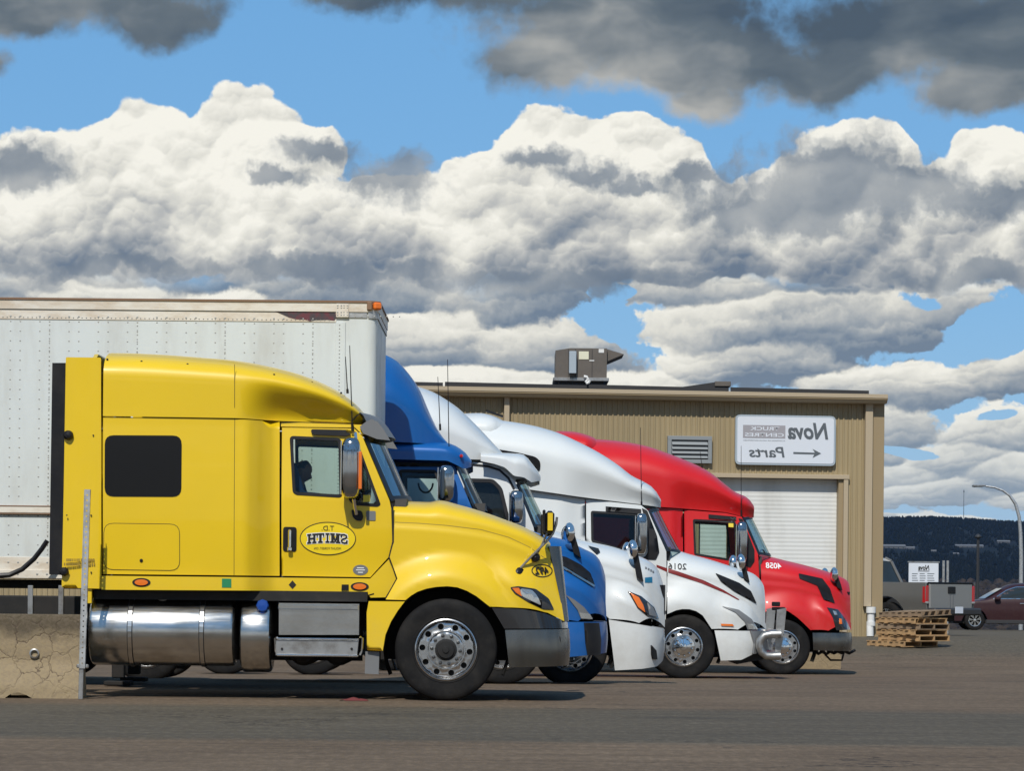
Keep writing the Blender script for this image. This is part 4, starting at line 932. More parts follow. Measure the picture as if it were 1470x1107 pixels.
    a = n(608, 690); m = MB(); m.tube([(a[0]+.09*math.cos(t), -.3, a[1]+.12*math.sin(t)) for t in [math.pi+math.pi*i/10 for i in range(11)]], .012, 6); m.build('grab_strap', 'plastic', T.root)
    return T
def hood_y(Ff, zsf):
    def yh(x, z):
        a = zsf(x)
        if z <= a: return Ff(x, z-a)[1]
        lo, hi = 0., 1.
        for _ in range(22):
            md = (lo+hi)/2
            if Ff(x, md)[2] < z: lo = md
            else: hi = md
        return Ff(x, lo)[1]
    return yh
def mirror_set(T, yc, box, y): T.mirror(box, y, depth=.23, face='plastic')
def hood_mirror(T, p0, p1, yh):
    """short black stalk with a bright convex head on the hood flank"""
    (x0, z1), (x1, z0) = T.n(*p0), T.n(*p1)
    for sg in (-1, 1):
        yb = yh(x0+.7*(x1-x0), z0+.02); m = MB()
        pr = [(x0+.25*(x1-x0), z1-.12), (x0+.62*(x1-x0), z1-.14), (x0+.88*(x1-x0), z0+.25*(z1-z0)), (x1, z0), (x0+.55*(x1-x0), z0+.06)]
        m.prism(pr, sg*(yb-.04), sg*(yb+.05)); o = m.build('hood_mirror_stalk', 'plastic', T.root)
        h = MB(); cx, cz = x0+.28*(x1-x0), z1-.11; rows = []
        for i in range(9):
            a = -math.pi/2+math.pi*i/8; rows.append([(cx+.072*math.cos(a)*math.cos(b), sg*(yb+.06+.11*math.cos(a)*math.sin(b)), cz+.13*math.sin(a)) for b in [2*math.pi*k/14 for k in range(14)]])
        h.grid(rows, True, True); h.build('hood_mirror', 'chrome', o)
def common(T, x_fw, x_front, x_back, x_dash, zf, zbelt, seat_x, wm):
    T.chassis(T.wc[0]-7.4, x_front-.05, 0); T.cab_inside(x_back, x_dash, zf, zbelt, seat_x, .96); T.wheels(wm, wm, yo=1.06)
    MB().box(((x_back+x_dash)/2-.2, 0, zf-.25), (x_dash-x_back-.4, 1.9, .3)).build('underbody', 'dark', T.root)
    for sg in (-1, 1):
        m = MB(); m.lathe([(.001, x_dash-3.2), (.28, x_dash-3.19), (.3, x_dash-3.15), (.3, x_dash-1.6), (.28, x_dash-1.56), (.001, x_dash-1.55)], (0, sg*.92, .68), 'x', 24); m.build('fuel_tank', 'brushed', T.root)
def white1_truck():
    T = Truck('semi_truck', 'white sleeper semi truck with overhanging roof visor and amber teardrop headlight', 42.0, (819, 932), .49, 'semi trucks parked in a row')
    n = T.n; xs = lambda p: n(p, 900)[0]; zr = n(650, 664)[1]; zb = n(650, 745)[1]
    Wb = lambda x: 1.25-.15*ss(x, xs(600), xs(640)); yc = lambda x, z: Wb(x)-.10*max(0, (z-zb)/(zr-zb))
    T.wrap('roof_fairing', [(500, 544), (560, 546), (604, 557), (623, 564), (640, 574), (656, 585), (683, 610), (700, 628), (712, 641), (722, 652)], [(500, 657), (690, 659), (722, 656)],
           [(500, 1.25), (600, 1.22), (660, 1.12), (700, .95), (722, .7)], 'white', .4, 2.1, h=.07)
    T.wrap('roof_visor', [(690, 653), (719, 652.5), (742, 653), (752, 655), (764, 668), (773, 680), (776.5, 687)], [(690, 662), (710, 666), (725, 671), (738, 683.5), (752, 685), (763, 692), (776.5, 689)], [(690, 1.2), (735, 1.2), (755, 1.12), (770, .92), (777, .62)], 'white', .4, 3., h=.06)
    T.side('sleeper_side', [(500, 659), (654, 661), (654, 890), (500, 890)], 'white', yc)
    win = T.window([(666, 686), (708, 687), (721, 700), (733, 750), (733, 765), (666, 760)], yc, r=.05, fw=.05, mat='dim_interior')  # open window: dark glass stands in for the shaded interior
    [skin('door', T.N([(656, 661), (690, 663.5), (712, 668), (726, 677), (739, 690), (766, 757), (770, 780), (770, 888), (656, 888)]), lambda x, z: (x, yc(x, z), z), 'white', T.root, [win], (q,), .09, .02) for q in (-1, 1)]
    T.seam([(664, 665), (700, 668.5), (717, 674), (730, 686), (738, 702)], yc, .03, (-1, 1), .006, 'plastic', 'door_seal')
    T.windshield([(740, 688), (752, 720), (766, 757)], [(754, 688), (770, 722), (790, 762)], lambda t: .98+.09*t)
    crease = [(760, 800), (840, 808), (900, 822), (930, 838), (950, 868), (960, 890)]
    top = [(755, 752), (790, 760), (837, 776), (878, 785), (910, 796), (932, 806), (943, 816), (949, 830), (953, 845), (956, 862)]
    fl = T.flare([(755, 1.07), (840, 1.05), (890, .99), (925, .88), (947, .72), (960, .58)], xs(874), xs(960), 3.2)
    ol = T.N([(772, 775), (766, 885), (776, 876), (790, 866), (806, 861), (822, 860), (840, 863), (858, 872), (870, 884), (875, 889), (918, 895), (957.5, 902), (958, 885), (956.5, 866)])
    zs_ = pch(T.N(crease))
    o, F1, zsf, W1 = T.wrap('hood', top, None, [(755, 1.07), (840, 1.05), (890, .99), (925, .88), (947, .72), (960, .58)], 'white', nn=2.4, crease=crease, flare=fl, outline=[(x, min(z, zs_(x)-.001)) for x, z in ol], h=.045)
    yh = hood_y(F1, zsf)
    for sg in (-1, 1):
        a = T.decal('headlight', [(901.5, 849.5), (921, 857), (940, 873), (947.5, 890.5), (930, 885), (915, 873)], 'black_paint', yh, .012, (sg,), r=.012, h=.035)
        T.decal('turn_signal', [(904, 852), (917, 859), (923, 870), (926, 880), (916, 872.5)], 'amber', yh, .018, (sg,), r=.01, parent=a, h=.035)
        T.decal('headlight_lens', [(929, 866), (938, 874), (944.5, 887.5), (932, 884)], 'grey_plastic', yh, .018, (sg,), r=.01, parent=a, h=.035)
    T.decal('badge', [(927.5, 829.5), (938.5, 828.5), (938.5, 837), (927.5, 837)], 'cyan_badge', yh, .004)
    for k, (px, py) in enumerate(((929.5, 815.5), (933.5, 817.2), (937.2, 819), (940.5, 821))): T.decal('chrome_letter', [(px-1.2, py-1.5), (px+1.2, py-1.), (px+1.2, py+1.8), (px-1.2, py+1.4)], 'grey_plastic', yh, .005)
    T.decal('hood_intake', [(845, 785), (860, 789), (862, 794), (857, 797)], 'plastic', yh, .02)
    z = lambda pts: lin([n(*p) for p in pts])
    x0, xf = xs(874), xs(958.5)
    T.band('bumper', x0, xf, 1.2, z([(874, 890), (918, 897), (958, 904)]), z([(874, 963), (918, 961), (944, 958), (958, 949)]), 'white', 3.2, n(883, 960)[0], xs(957.5), .02)
    yb = T.band_y(x0, xf, 1.2, z([(874, 890), (918, 897), (958, 904)]), z([(874, 963), (918, 961), (944, 958), (958, 949)]), 3.2, n(883, 960)[0], xs(957.5), .02)
    T.decal('fog_lamp_slot', [(934, 927), (941, 935), (942.5, 948), (936, 947), (934.5, 940)], 'plastic', yb, .03, (-1, 1), h=.04, rim=.03)
    g = MB()
    T.band('grille', xs(945), xs(959.5), .62, lambda x: n(950, 840)[1], lambda x: n(950, 898)[1], 'plastic', 5)
    T.mirror(((731, 704), (751, 753)), 1.1, depth=.23); hood_mirror(T, (903, 777), (925, 835), yh)
    T.mirror(((771, 732), (781, 764)), 1.06, depth=.1, mat='plastic', sides=(1,))
    common(T, 0, n(945, 900)[0], n(510, 800)[0], n(775, 800)[0], n(690, 870)[1], n(690, 760)[1], n(678, 700)[0], WH)
    T.rear_wall(502, 545, 1.22, 'white')
    a = n(690, 735); MB().box((a[0], -.15, a[1]), (.3, .25, .2), .06).build('jacket', 'red', T.root)
    return T
def white2_truck():
    T = Truck('semi_truck', 'white sleeper semi truck with dark red hood stripe and steel moose bar', 48.1, (981, 931), .49, 'semi trucks parked in a row')
    n = T.n; xs = lambda p: n(p, 900)[0]; zr = n(860, 722)[1]; zb = n(860, 785)[1]
    Wb = lambda x: 1.25-.12*ss(x, xs(800), xs(840)); yc = lambda x, z: Wb(x)-.10*max(0, (z-zb)/(zr-zb))
    T.wrap('roof_fairing', [(668, 600), (700, 602), (727, 605.5), (765, 612), (800, 622), (833, 637), (863, 653), (887, 669), (906, 684), (922, 692), (936, 701), (945, 714), (951.5, 727)],
           [(668, 692), (760, 703), (819, 711.5), (880, 719), (920, 723.5), (951.5, 727.5)], [(668, 1.25), (800, 1.23), (870, 1.15), (915, 1.05), (938, .92), (952, .62)], 'white', .42, 2.6, lambda x: .10*ss(x, xs(800), xs(850)), h=.08)
    T.wrap('rear_roof_cap', [(640, 597), (672, 595), (689, 594.5), (708, 598), (722, 605)], [(640, 640), (722, 640)], [(640, 1.1), (700, 1.1), (722, .9)], 'white', .4, 2.8)
    a = n(710, 597, 1.0); MB().box((a[0], -.3, a[1]+.03), (.28, .2, .03), .005, ry=R(18)).build('roof_antenna_plate', 'plastic', T.root)
    T.decal('sleeper_window', [(700, 643), (744, 650), (769, 656), (776, 663), (775, 677), (760, 673), (700, 668)], 'tint', lambda x, z: T_w2(T)(x, z), .015, (-1, 1), r=.06) if False else None
    T.side('sleeper_side', [(640, 690), (762, 704.5), (819, 713), (840, 716), (840, 895), (640, 890)], 'white', yc)
    win = T.window([(848.5, 733), (917, 737), (922, 760), (926, 797), (914, 797), (849, 778)], yc, r=.04, mat='dim_interior')
    [skin('door', T.N([(842, 716.5), (921, 725), (931, 733), (957, 792), (958, 852), (956, 893), (842, 893)]), lambda x, z: (x, yc(x, z), z), 'white', T.root, [win], (q,), .09, .02) for q in (-1, 1)]
    T.decal('drip_rail', [(870, 727), (921, 731), (921, 738), (870, 734)], 'plastic', yc, .02, (-1, 1))
    T.decal('quarter_panel', [(922, 729), (930, 733), (944, 770), (947, 793), (942, 804), (922, 803), (930, 795), (930, 760)], 'plastic', yc, .012, (-1, 1), r=.02)
    T.windshield([(931, 732), (944, 762), (957, 791)], [(944, 730), (960, 762), (978, 795)], lambda t: 1.0+.09*t)
    crease = [(950, 826), (1010, 832), (1050, 842), (1078, 856), (1096, 880), (1106, 900)]
    top = [(945, 789), (967, 790), (990, 796), (1016, 803), (1054, 815), (1079, 823), (1091, 833), (1098, 847), (1102, 862), (1103.5, 875)]
    fl = T.flare([(945, 1.08), (1000, 1.06), (1040, 1.0), (1075, .88), (1095, .72), (1106, .58)], xs(1026), xs(1106), 3.2)
    ol = T.N([(959, 793), (958.5, 853), (958, 882), (971, 876.5), (980, 874.8), (990, 875), (1000, 878), (1009, 884), (1022, 903.5), (1060, 904.5), (1105, 905.5), (1104.5, 890), (1103.5, 878)])
    zs_ = pch(T.N(crease))
    o, F1, zsf, W1 = T.wrap('hood', top, None, [(945, 1.08), (1000, 1.06), (1040, 1.0), (1075, .88), (1095, .72), (1106, .58)], 'white', nn=2.4, crease=crease, flare=fl, outline=[(x, min(z, zs_(x)-.001)) for x, z in ol], h=.045)
    yh = hood_y(F1, zsf)
    T.decal('hood_stripe', [(960, 816.5), (975, 821), (1010, 833), (1040, 847.5), (1063, 861.5), (1061, 862), (1038, 850), (1008, 838), (974, 826.5), (960, 822)], 'dark_red', yh, .009, (-1, 1), h=.035)
    T.decal('door_stripe', [(943, 811), (958, 816), (958, 821.5), (943, 814.5)], 'dark_red', yc, .004, (-1, 1))
    T.decal('hood_vent', [(1028, 823.5), (1063, 837.5), (1080, 849), (1089, 867.5), (1055, 849.5), (1036, 835)], 'plastic', yh, .014, (-1, 1), r=.02, h=.035)
    T.decal('headlight', [(1037, 871), (1061, 876.5), (1080, 890), (1089.5, 905), (1074, 904.8), (1069, 892), (1056, 880)], 'grey_plastic', yh, .014, (-1, 1), r=.01, h=.035)
    T.decal('headlight_lens', [(1073, 896), (1084.5, 897), (1088.5, 904.5), (1075, 904)], 'lamp', yh, .02, (-1, 1), h=.035)
    T.decal('marker_lamp', [(1035, 896), (1052, 896.5), (1054, 899.5), (1036, 899)], 'amber', yh, .02, (-1, 1), h=.035)
    le = T.letters('2016', 973.5, 813, .28, .09, yh, bold=.005, rot=R(1.5)); x_, z_ = n(973.5, 813); le.location.y = 0
    for v in le.data.vertices: v.co.y = -yh(x_+v.co.x, z_+v.co.z)-.014
    z = lambda pts: lin([n(*p) for p in pts])
    x0, xf = xs(1026), xs(1105)
    T.band('bumper', x0, xf, 1.2, z([(1026, 905.5), (1105, 907)]), z([(1026, 949), (1060, 948), (1080, 940), (1105, 937)]), 'white', 3.2, n(1035, 945)[0], xs(1104), .02)
    yb = T.band_y(x0, xf, 1.2, z([(1026, 905.5), (1105, 907)]), z([(1026, 949), (1060, 948), (1080, 940), (1105, 937)]), 3.2, n(1035, 945)[0], xs(1104), .02)
    T.decal('bumper_insert', [(1077, 906.5), (1104, 907), (1103, 936), (1080, 939.5), (1082, 925)], 'grey_plastic', yb, .045, (-1, 1), r=.01, h=.04, rim=.04)
    b = MB(); b.prism(T.N([(1050, 941), (1098, 936), (1098, 948), (1060, 955)]), -.9, .9); b.build('bumper_valance', 'plastic', T.root)
    # moose bar: upright plates and bent tube
    for sg in (-1, 1):
        m = MB(); m.prism(T.N([(1117.5, 876), (1131, 873.5), (1128, 905), (1121.5, 944), (1114, 943), (1116, 905)]), sg*1.0, sg*.96); g_ = m.build('guard_upright', 'dull_steel', T.root)
        t = MB(); P = [(1122, 911), (1108, 911), (1098, 913), (1092, 920), (1091, 928), (1094, 937), (1101, 942), (1112, 942.5), (1121, 942)]
        t.tube([(n(*p)[0], sg*1.14, n(*p)[1]) for i, p in enumerate(P)], .062, 10); t.build('guard_tube', 'dull_steel', T.root)
    m = MB(); m.tube([(n(1120, 911)[0], -1.14, n(1120, 911)[1]), (n(1124, 911)[0], -.6, n(1120, 911)[1]), (n(1124, 911)[0], .6, n(1120, 911)[1]), (n(1120, 911)[0], 1.14, n(1120, 911)[1])], .055, 10); m.tube([(n(1118, 942)[0], -1.14, n(1118, 942)[1]), (n(1121, 942)[0], 0, n(1118, 942)[1]), (n(1118, 942)[0], 1.14, n(1118, 942)[1])], .055, 10); m.build('guard_crossbar', 'dull_steel', T.root)
    m = MB(); q = n(1119, 868); m.box((q[0], -.6, q[1]), (.12, .14, .07), .01).box((q[0]+.04, -.6, q[1]-.07), (.2, .1, .05), .01).build('guard_latch', 'plastic', T.root)
    T.mirror(((912, 737), (929, 797)), 1.12, depth=.23); hood_mirror(T, (1061, 797), (1079, 836), yh)
    T.antenna((921, 735), (919.5, 614), -1.0)
    common(T, 0, n(1090, 900)[0], n(660, 800)[0], n(960, 800)[0], n(880, 872)[1], n(880, 790)[1], n(868, 740)[0], WH)
    T.rear_wall(645, 596, 1.2, 'white')
    sww = T.wprof([(668, 1.25), (800, 1.23), (870, 1.15)])
    T.decal('sleeper_window', [(696, 642), (744, 650), (769, 656), (776, 663), (775, 677), (760, 674), (696, 668)], 'tint', lambda x, zz: sww(x)+.004, .012, (-1, 1), r=.05)
    return T
def red_truck():
    T = Truck('semi_truck', 'red sleeper semi truck with bright bumper, parked deepest in the row', 56.0, (1124, 930.5), .49, 'semi trucks parked in a row')
    n = T.n; xs = lambda p: n(p, 900)[0]; zr = n(1000, 735)[1]; zb = n(1000, 800)[1]
    Wb = lambda x: 1.25-.13*ss(x, xs(960), xs(985)); yc = lambda x, z: Wb(x)-.09*max(0, (z-zb)/(zr-zb))
    T.wrap('roof_fairing', [(835, 631), (860, 631.5), (880, 633), (921, 639.5), (962, 653), (994, 666), (1016, 677.5), (1043, 699), (1054, 707), (1070, 714), (1080, 726), (1086, 741)],
           [(835, 715), (932, 727), (989, 730.5), (1043, 735), (1076, 743), (1086.5, 742)], [(835, 1.25), (950, 1.22), (1010, 1.12), (1050, 1.02), (1072, .9), (1087, .6)], 'red', .42, 2.5, lambda x: .12*ss(x, xs(955), xs(990)), h=.08)
    T.wrap('rear_roof_cap', [(790, 622), (803, 620), (819, 620.5), (849, 628), (856, 632)], [(790, 660), (856, 660)], [(790, 1.1), (840, 1.1), (856, .9)], 'red', .4, 2.8)
    T.side('sleeper_side', [(790, 716), (932, 728.5), (981, 731), (981, 895), (790, 890)], 'red', yc)
    win = T.window([(995.5, 745), (1057, 748), (1062, 790), (1058, 807), (997, 797)], yc, r=.04)
    [skin('door', T.N([(983.5, 732), (1043, 736.5), (1066, 742), (1089, 796), (1092, 850), (1088, 890), (983.5, 890)]), lambda x, z: (x, yc(x, z), z), 'red', T.root, [win], (q,), .09, .02) for q in (-1, 1)]
    T.seam([(989, 740), (988, 800)], yc, .03, (-1, 1), .004, 'red', 'door_edge')
    T.decal('quarter_panel', [(1061, 744), (1067, 745), (1084, 790), (1084, 806), (1078, 815), (1066, 812), (1072, 800), (1072, 770)], 'plastic', yc, .012, (-1, 1), r=.02)
    T.decal('drip_rail', [(1018, 738.5), (1058, 742), (1058, 747), (1018, 744)], 'plastic', yc, .02, (-1, 1))
    T.windshield([(1067, 743), (1078, 770), (1088, 796)], [(1078, 742), (1092, 770), (1106, 799)], lambda t: 1.0+.08*t)
    crease = [(1080, 830), (1140, 836), (1180, 846), (1206, 862), (1220, 880), (1229, 900)]
    top = [(1078, 793), (1103, 799), (1125, 804.5), (1152, 811), (1193, 823), (1210, 830), (1219, 838), (1223, 850), (1225.5, 864), (1226.5, 876)]
    fl = T.flare([(1078, 1.08), (1130, 1.06), (1170, 1.0), (1200, .88), (1218, .74), (1229, .6)], xs(1167), xs(1230), 4)
    ol = T.N([(1094, 800), (1094, 850), (1090, 886), (1097, 880), (1106, 875.5), (1118, 873.5), (1132, 878), (1145, 887), (1158, 899), (1164, 905), (1190, 906), (1227.5, 906.5), (1227.2, 892), (1226.5, 878)])
    zs_ = pch(T.N(crease))
    o, F1, zsf, W1 = T.wrap('hood', top, None, [(1078, 1.08), (1130, 1.06), (1170, 1.0), (1200, .88), (1218, .74), (1229, .6)], 'red', nn=2.4, crease=crease, flare=fl, outline=[(x, min(z, zs_(x)-.001)) for x, z in ol], h=.045)
    yh = hood_y(F1, zsf)
    T.decal('hood_vent', [(1148, 824), (1183, 831.5), (1194, 846), (1201, 867), (1184, 862), (1175, 841), (1149, 831)], 'plastic', yh, .014, (-1, 1), r=.02, h=.035)
    for sg in (-1, 1):
        a = T.decal('headlight', [(1188, 873), (1205, 876), (1216, 890), (1225, 905), (1201, 905.5), (1196, 887)], 'black_paint', yh, .012, (sg,), r=.012, h=.035)
        T.decal('headlight_lens', [(1196, 878), (1201, 879), (1203, 885), (1198, 885)], 'lamp', yh, .02, (sg,), parent=a, h=.035); T.decal('turn_signal', [(1205, 889), (1209, 890), (1209, 897), (1205, 896)], 'amber', yh, .02, (sg,), parent=a, h=.035)
    le = T.letters('4058', 1112.5, 812.2, .28, .105, yh, 'white_dot', bold=.02, rot=R(2)); x_, z_ = n(1112.5, 812.2); le.location.y = 0
    for v in le.data.vertices: v.co.y = -yh(x_+v.co.x, z_+v.co.z)-.014
    z = lambda pts: lin([n(*p) for p in pts])
    T.band('bumper', xs(1167), xs(1229), 1.2, z([(1167, 909), (1229, 909.5)]), z([(1167, 934), (1229, 936)]), 'bumper_steel', 4, n(1168, 934)[0], xs(1229), .012)
    T.band('grille', xs(1212), xs(1227.5), .62, lambda x: n(1210, 850)[1], lambda x: n(1210, 904)[1], 'plastic', 5)
    m = MB()
    for k in range(5):
        a, b = n(1170+k*11, 935), n(1178+k*12, 939+random.uniform(0, 4)); m.tube([(a[0], -.9+.1*k, a[1]), (b[0], -.9+.1*k, b[1]), (b[0]+.1, -.85+.1*k, a[1])], .03, 6)
    a = n(1196, 949); m.tube([(a[0]-.1, -.8, a[1]+.1), (a[0], -.8, a[1]), (a[0]+.2, -.8, a[1]), (a[0]+.25, -.8, a[1]+.2)], .02, 6); m.build('bumper_hoses', 'plastic', T.root)
    T.mirror(((1057, 749), (1072.5, 810)), 1.12, depth=.23); hood_mirror(T, (1196, 816), (1213, 848), yh)
    T.antenna((1064, 745), (1064, 640), -1.0); T.antenna((1008, 672), (1005, 648), -.4)
    w = MB(); a = n(1092, 797, .4); w.tube([(a[0]+.05*math.cos(t)+.03, -.8, a[1]+.09*math.sin(t)) for t in [math.pi*i/8 for i in range(9)]], .012, 6); w.build('wiper', 'plastic', T.root)
    T.decal('sticker', [(1047, 749), (1054, 749.5), (1054, 757), (1047, 756.5)], 'yellow_sticker', yc, -.004)
    common(T, 0, n(1216, 900)[0], n(800, 800)[0], n(1092, 800)[0], n(1010, 875)[1], n(1010, 803)[1], n(1012, 760)[0], WH)
    T.rear_wall(795, 622, 1.2, 'red')
    return T
M['cyan_badge'] = pmat('blue_badge', (.01, .16, .30), .4); M['dark_red'] = pmat('dark_red_stripe', (.20, .015, .012), .4)
BT = blue_truck(); W1T = white1_truck(); W2T = white2_truck(); RT = red_truck()
def drop(o):
    for ch in list(o.children): drop(ch)
    bpy.data.objects.remove(o)
# ------------------------------------------------------------------ box trailer
M['trailer_white'] = pmat('trailer_sheet', (.66, .70, .69), .38, fn=lambda p: (mixc(sstep(noise(vop('MULTIPLY', p, (1.2, 1.2, .25)), 2., 6, .65), .42, .75), (.64, .68, .67), (.53, .54, .51)), sstep(noise(p, 3., 4, .6), .3, .7, .3, .5)))
M['trailer_rail'] = pmat('trailer_rail', (.66, .58, .47), .42, fn=lambda p: (mixc(sstep(noise(vop('MULTIPLY', p, (1., 1., 3.)), 2.5, 6, .65), .35, .7), (.74, .70, .62), (.58, .49, .38)), None))
M['rivet'] = pmat('rivet', (.36, .36, .34), .5, .3); M['rust'] = pmat('rusty_steel', (.22, .13, .08), .8)
M['decal_maroon'] = pmat('maroon_decal', (.085, .030, .038), .5, fn=lambda p: (mixc(sstep(noise(p, 9., 4, .6), .4, .6), (.055, .045, .05), (.13, .032, .042)), None))
M['pale_steel'] = pmat('galvanised', (.52, .53, .53), .42, .6, fn=lambda p: (mixc(sstep(noise(p, 12, 4, .6), .35, .7), (.56, .57, .57), (.38, .38, .37)), None))
def trailer():
    D = 35.4; X1, Zt = at(541.5, 433, D); zg = gz(X1, D+1.3)
    root = empty('box_trailer', (X1, D+1.3, zg), 'white riveted box trailer behind the yellow truck', 'trailer')
    n = lambda px, py: (at(px, py, D)[0]-X1, at(px, py, D)[1]-zg)
    L = 15.2; ztop = Zt-zg; zbot = n(40, 831)[1]; hw = 1.3; rc = .11
    def wallpath(y_in=0.):
        P = [(-L, -hw)]+[(-rc+rc*math.sin(a)-0., -hw+rc-rc*math.cos(a)) for a in [math.pi/2*i/8 for i in range(9)]]
        return P+[(x, -y) for x, y in P[::-1]]
    W = wallpath(); zr = n(300, 461)[1]
    MB().grid([[(x, y, zbot) for x, y in W], [(x, y, ztop-.05) for x, y in W]]).build('side_panels', 'trailer_white', root, sharp=60)
    def rail(nm, z0, z1, off, mat, x0=-L, x1=None):
        m = MB(); P = [(x, y) for x, y in W]; O = [(x+off*max(0, min(1, (x+rc)/rc)), y+math.copysign(off, y)*(1 if x < -rc+.001 else max(0, -y/abs(y)*0+1-(x+rc)/rc))) for x, y in P]
        if x1 is not None: O = [(x0, -hw-off), (x1, -hw-off)]; m.box(((x0+x1)/2, -hw-off/2, (z0+z1)/2), (x1-x0, off, z1-z0), min(.006, off/3)); return m.build(nm, mat, root)
        m.grid([[(x, y, z0) for x, y in O], [(x, y, z1) for x, y in O]]); m.grid([[(x, y, z1) for x, y in O], [(x*.99, y*.97, z1+.004) for x, y in O]], False); m.grid([[(x, y, z0) for x, y in O], [(x-.01, y*.985, z0) for x, y in O]], False)
        return m.build(nm, mat, root, sharp=50)
    MB().box((-L/2-.01, 0, ztop-.03), (L-.06, 2*hw-.02, .03), .01).build('roof', 'trailer_white', root)
    rail('top_rail', n(300, 446)[1], ztop-.015, .022, 'trailer_rail')
    rail('top_edge', ztop-.016, ztop+.006, .034, 'rust')
    xr = n(483, 450)[0]
    rail('upper_band', zr, n(300, 447)[1], .008, 'trailer_rail', -L, xr)
    rail('nose_cap', n(530, 457)[1], n(530, 446)[1], .012, 'pale_steel', n(497, 450)[0], -rc)
    m = MB(); Wn = [(x, y) for x, y in W if x >= -rc-1e-6]; m.grid([[(x+.012, y*1.009, n(530, 457)[1]) for x, y in Wn], [(x+.012, y*1.009, n(530, 446)[1]) for x, y in Wn]]); m.build('nose_band', 'pale_steel', root)
    rail('rub_rail', n(40, 737)[1], n(40, 726)[1], .03, 'trailer_rail', -L, n(480, 730)[0])
    rail('rub_rail_edge', n(40, 728)[1], n(40, 726)[1], .036, 'rust', -L, n(480, 730)[0])
    rail('rub_rail_edge', n(40, 739)[1], n(40, 737.3)[1], .036, 'rust', -L, n(480, 730)[0])
    rail('lower_band', n(40, 818)[1], n(40, 800)[1], .008, 'trailer_rail', -L, n(480, 730)[0])
    rail('bottom_rail', zbot, n(40, 818)[1], .024, 'trailer_rail', -L, n(540, 730)[0])
    x0 = n(497.5, 450)[0]
    MB().box((x0-.065, -hw-.006, (zbot+zr)/2), (.11, .012, zr-zbot), .003).build('corner_strip', 'trailer_white', root)
    q = n(487.5, 446); pl = MB(); pl.box((q[0], -hw-.027, q[1]), (.075, .01, .15), .003); pl.build('gusset', 'trailer_rail', root); MB().box((q[0]+.068, -hw-.029, q[1]), (.07, .01, .15), .003).build('gusset', 'trailer_rail', root)
    lm = n(540.5, 439.5); MB().box((lm[0]+.0, -hw+.02, lm[1]), (.10, .1, .085), .02, rz=R(30)).build('marker_lamp', 'amber', root); MB().box((lm[0]-.075, -hw-.03, lm[1]), (.06, .03, .1), .01).build('lamp_bracket', 'rust', root)
    dl = [n(*p) for p in ((391, 445.5), (478, 446.5), (482, 450), (483.5, 456), (480, 460.5), (470, 459.5), (452, 460), (445, 461.5), (438, 459), (425, 458.5), (415, 456), (405, 451.5))]
    v, t = cdt(dl, h=.1); MB().add([(p[0], -hw-.0105, p[1]) for p in v], t).build('decal', 'decal_maroon', root)
    # rivets (too small to pick apart): pairs of columns, sheet seams, rail rows
    rv = MB()
    def riv(x, z, y=-hw, r=.0095):
        k = len(rv.v); vs = [(x+r*math.cos(a), y-.001, z+r*math.sin(a)) for a in [math.pi/3*i for i in range(6)]]+[(x, y-.007, z)]
        rv.add(vs, [(i, (i+1) % 6, 6) for i in range(6)], True)
    step = n(144, 600)[0]-n(102, 600)[0]; ds = n(28, 600)[0]-n(14, 600)[0]; xa = n(14, 600)[0]
    i = 0
    for k in range(-int(L/step)+14, 20):
        x = xa+(k-3)*step
        if not (-L+.1 < x < x0-.2): continue
        for z in np.arange(zbot+.16, zr-.02, .108):
            for e in (0, ds): riv(x+e, z)
        for e in (0, ds): riv(x+e, zr+.035, -hw-.008, .012); riv(x+e, zbot+.05, -hw-.024, .014); riv(x+e, zbot+.18, -hw-.008, .012)
        for e in np.arange(0, step, .048): riv(x+e, zr+.022, -hw-.008, .008)
        if k % 3 == 1:
            for z in np.arange(zbot+.12, zr-.02, .05): riv(x+ds*1.0+.0, z, -hw, .008)
    for z in np.arange(zbot+.05, zr, .04): riv(x0-.075, z, -hw-.012, .008)
    for e in np.arange(0, .5, .07): riv(x0+.1+e, n(500, 454)[1], -hw-.012, .009)
    for dx_ in (-.02, .02, .05, .088):
        for dz in (-.05, -.02, .03, .055): riv(q[0]+dx_, q[1]+dz, -hw-.034, .009)
    o = rv.build('rivets', 'rivet', root); o['kind'] = 'stuff'
    # underside
    MB().box((-L/2, 0, zbot-.06), (L-.2, 2.3, .1)).build('floor_frame', 'dark', root)
    for sg in (-1, 1):
        g = MB(); g.box((-2.9, sg*.75, zbot/2+.05), (.14, .14, zbot-.1), .01).box((-2.9, sg*.75, .04), (.3, .3, .05), .01).box((-2.5, sg*.75, zbot-.3), (.08, .08, .6), ry=R(50)); g.build('landing_leg', 'dark', root)
    for x in (-12.6, -13.9):
        for sg in (-1, 1):
            w = copy_tree(WS, root); w.location = (x, sg*1.12, .515); w.rotation_euler = (0, random.uniform(0, 6), 0 if sg < 0 else math.pi)
        MB().tube([(x, -1, .515), (x, 1, .515)], .07, 8).build('axle', 'dark', root)
    MB().box((-13.2, 0, .95), (3.2, 1.0, .35)).build('bogie', 'dark', root)
    # sleeve of air line hanging by the side
    P = [(-30, 830), (0, 827), (20, 826), (38, 818), (55, 803), (66, 789), (74, 777)]
    c = MB(); c.tube([(n(*p)[0], -hw-.32, n(*p)[1]) for p in P], .028, 8); a = c.build('air_line', 'plastic', None); a.location = root.location; tag(a, 'black coiled air line hanging between yellow truck and white trailer', 'hose')
trailer()
drop(WS); drop(WH)

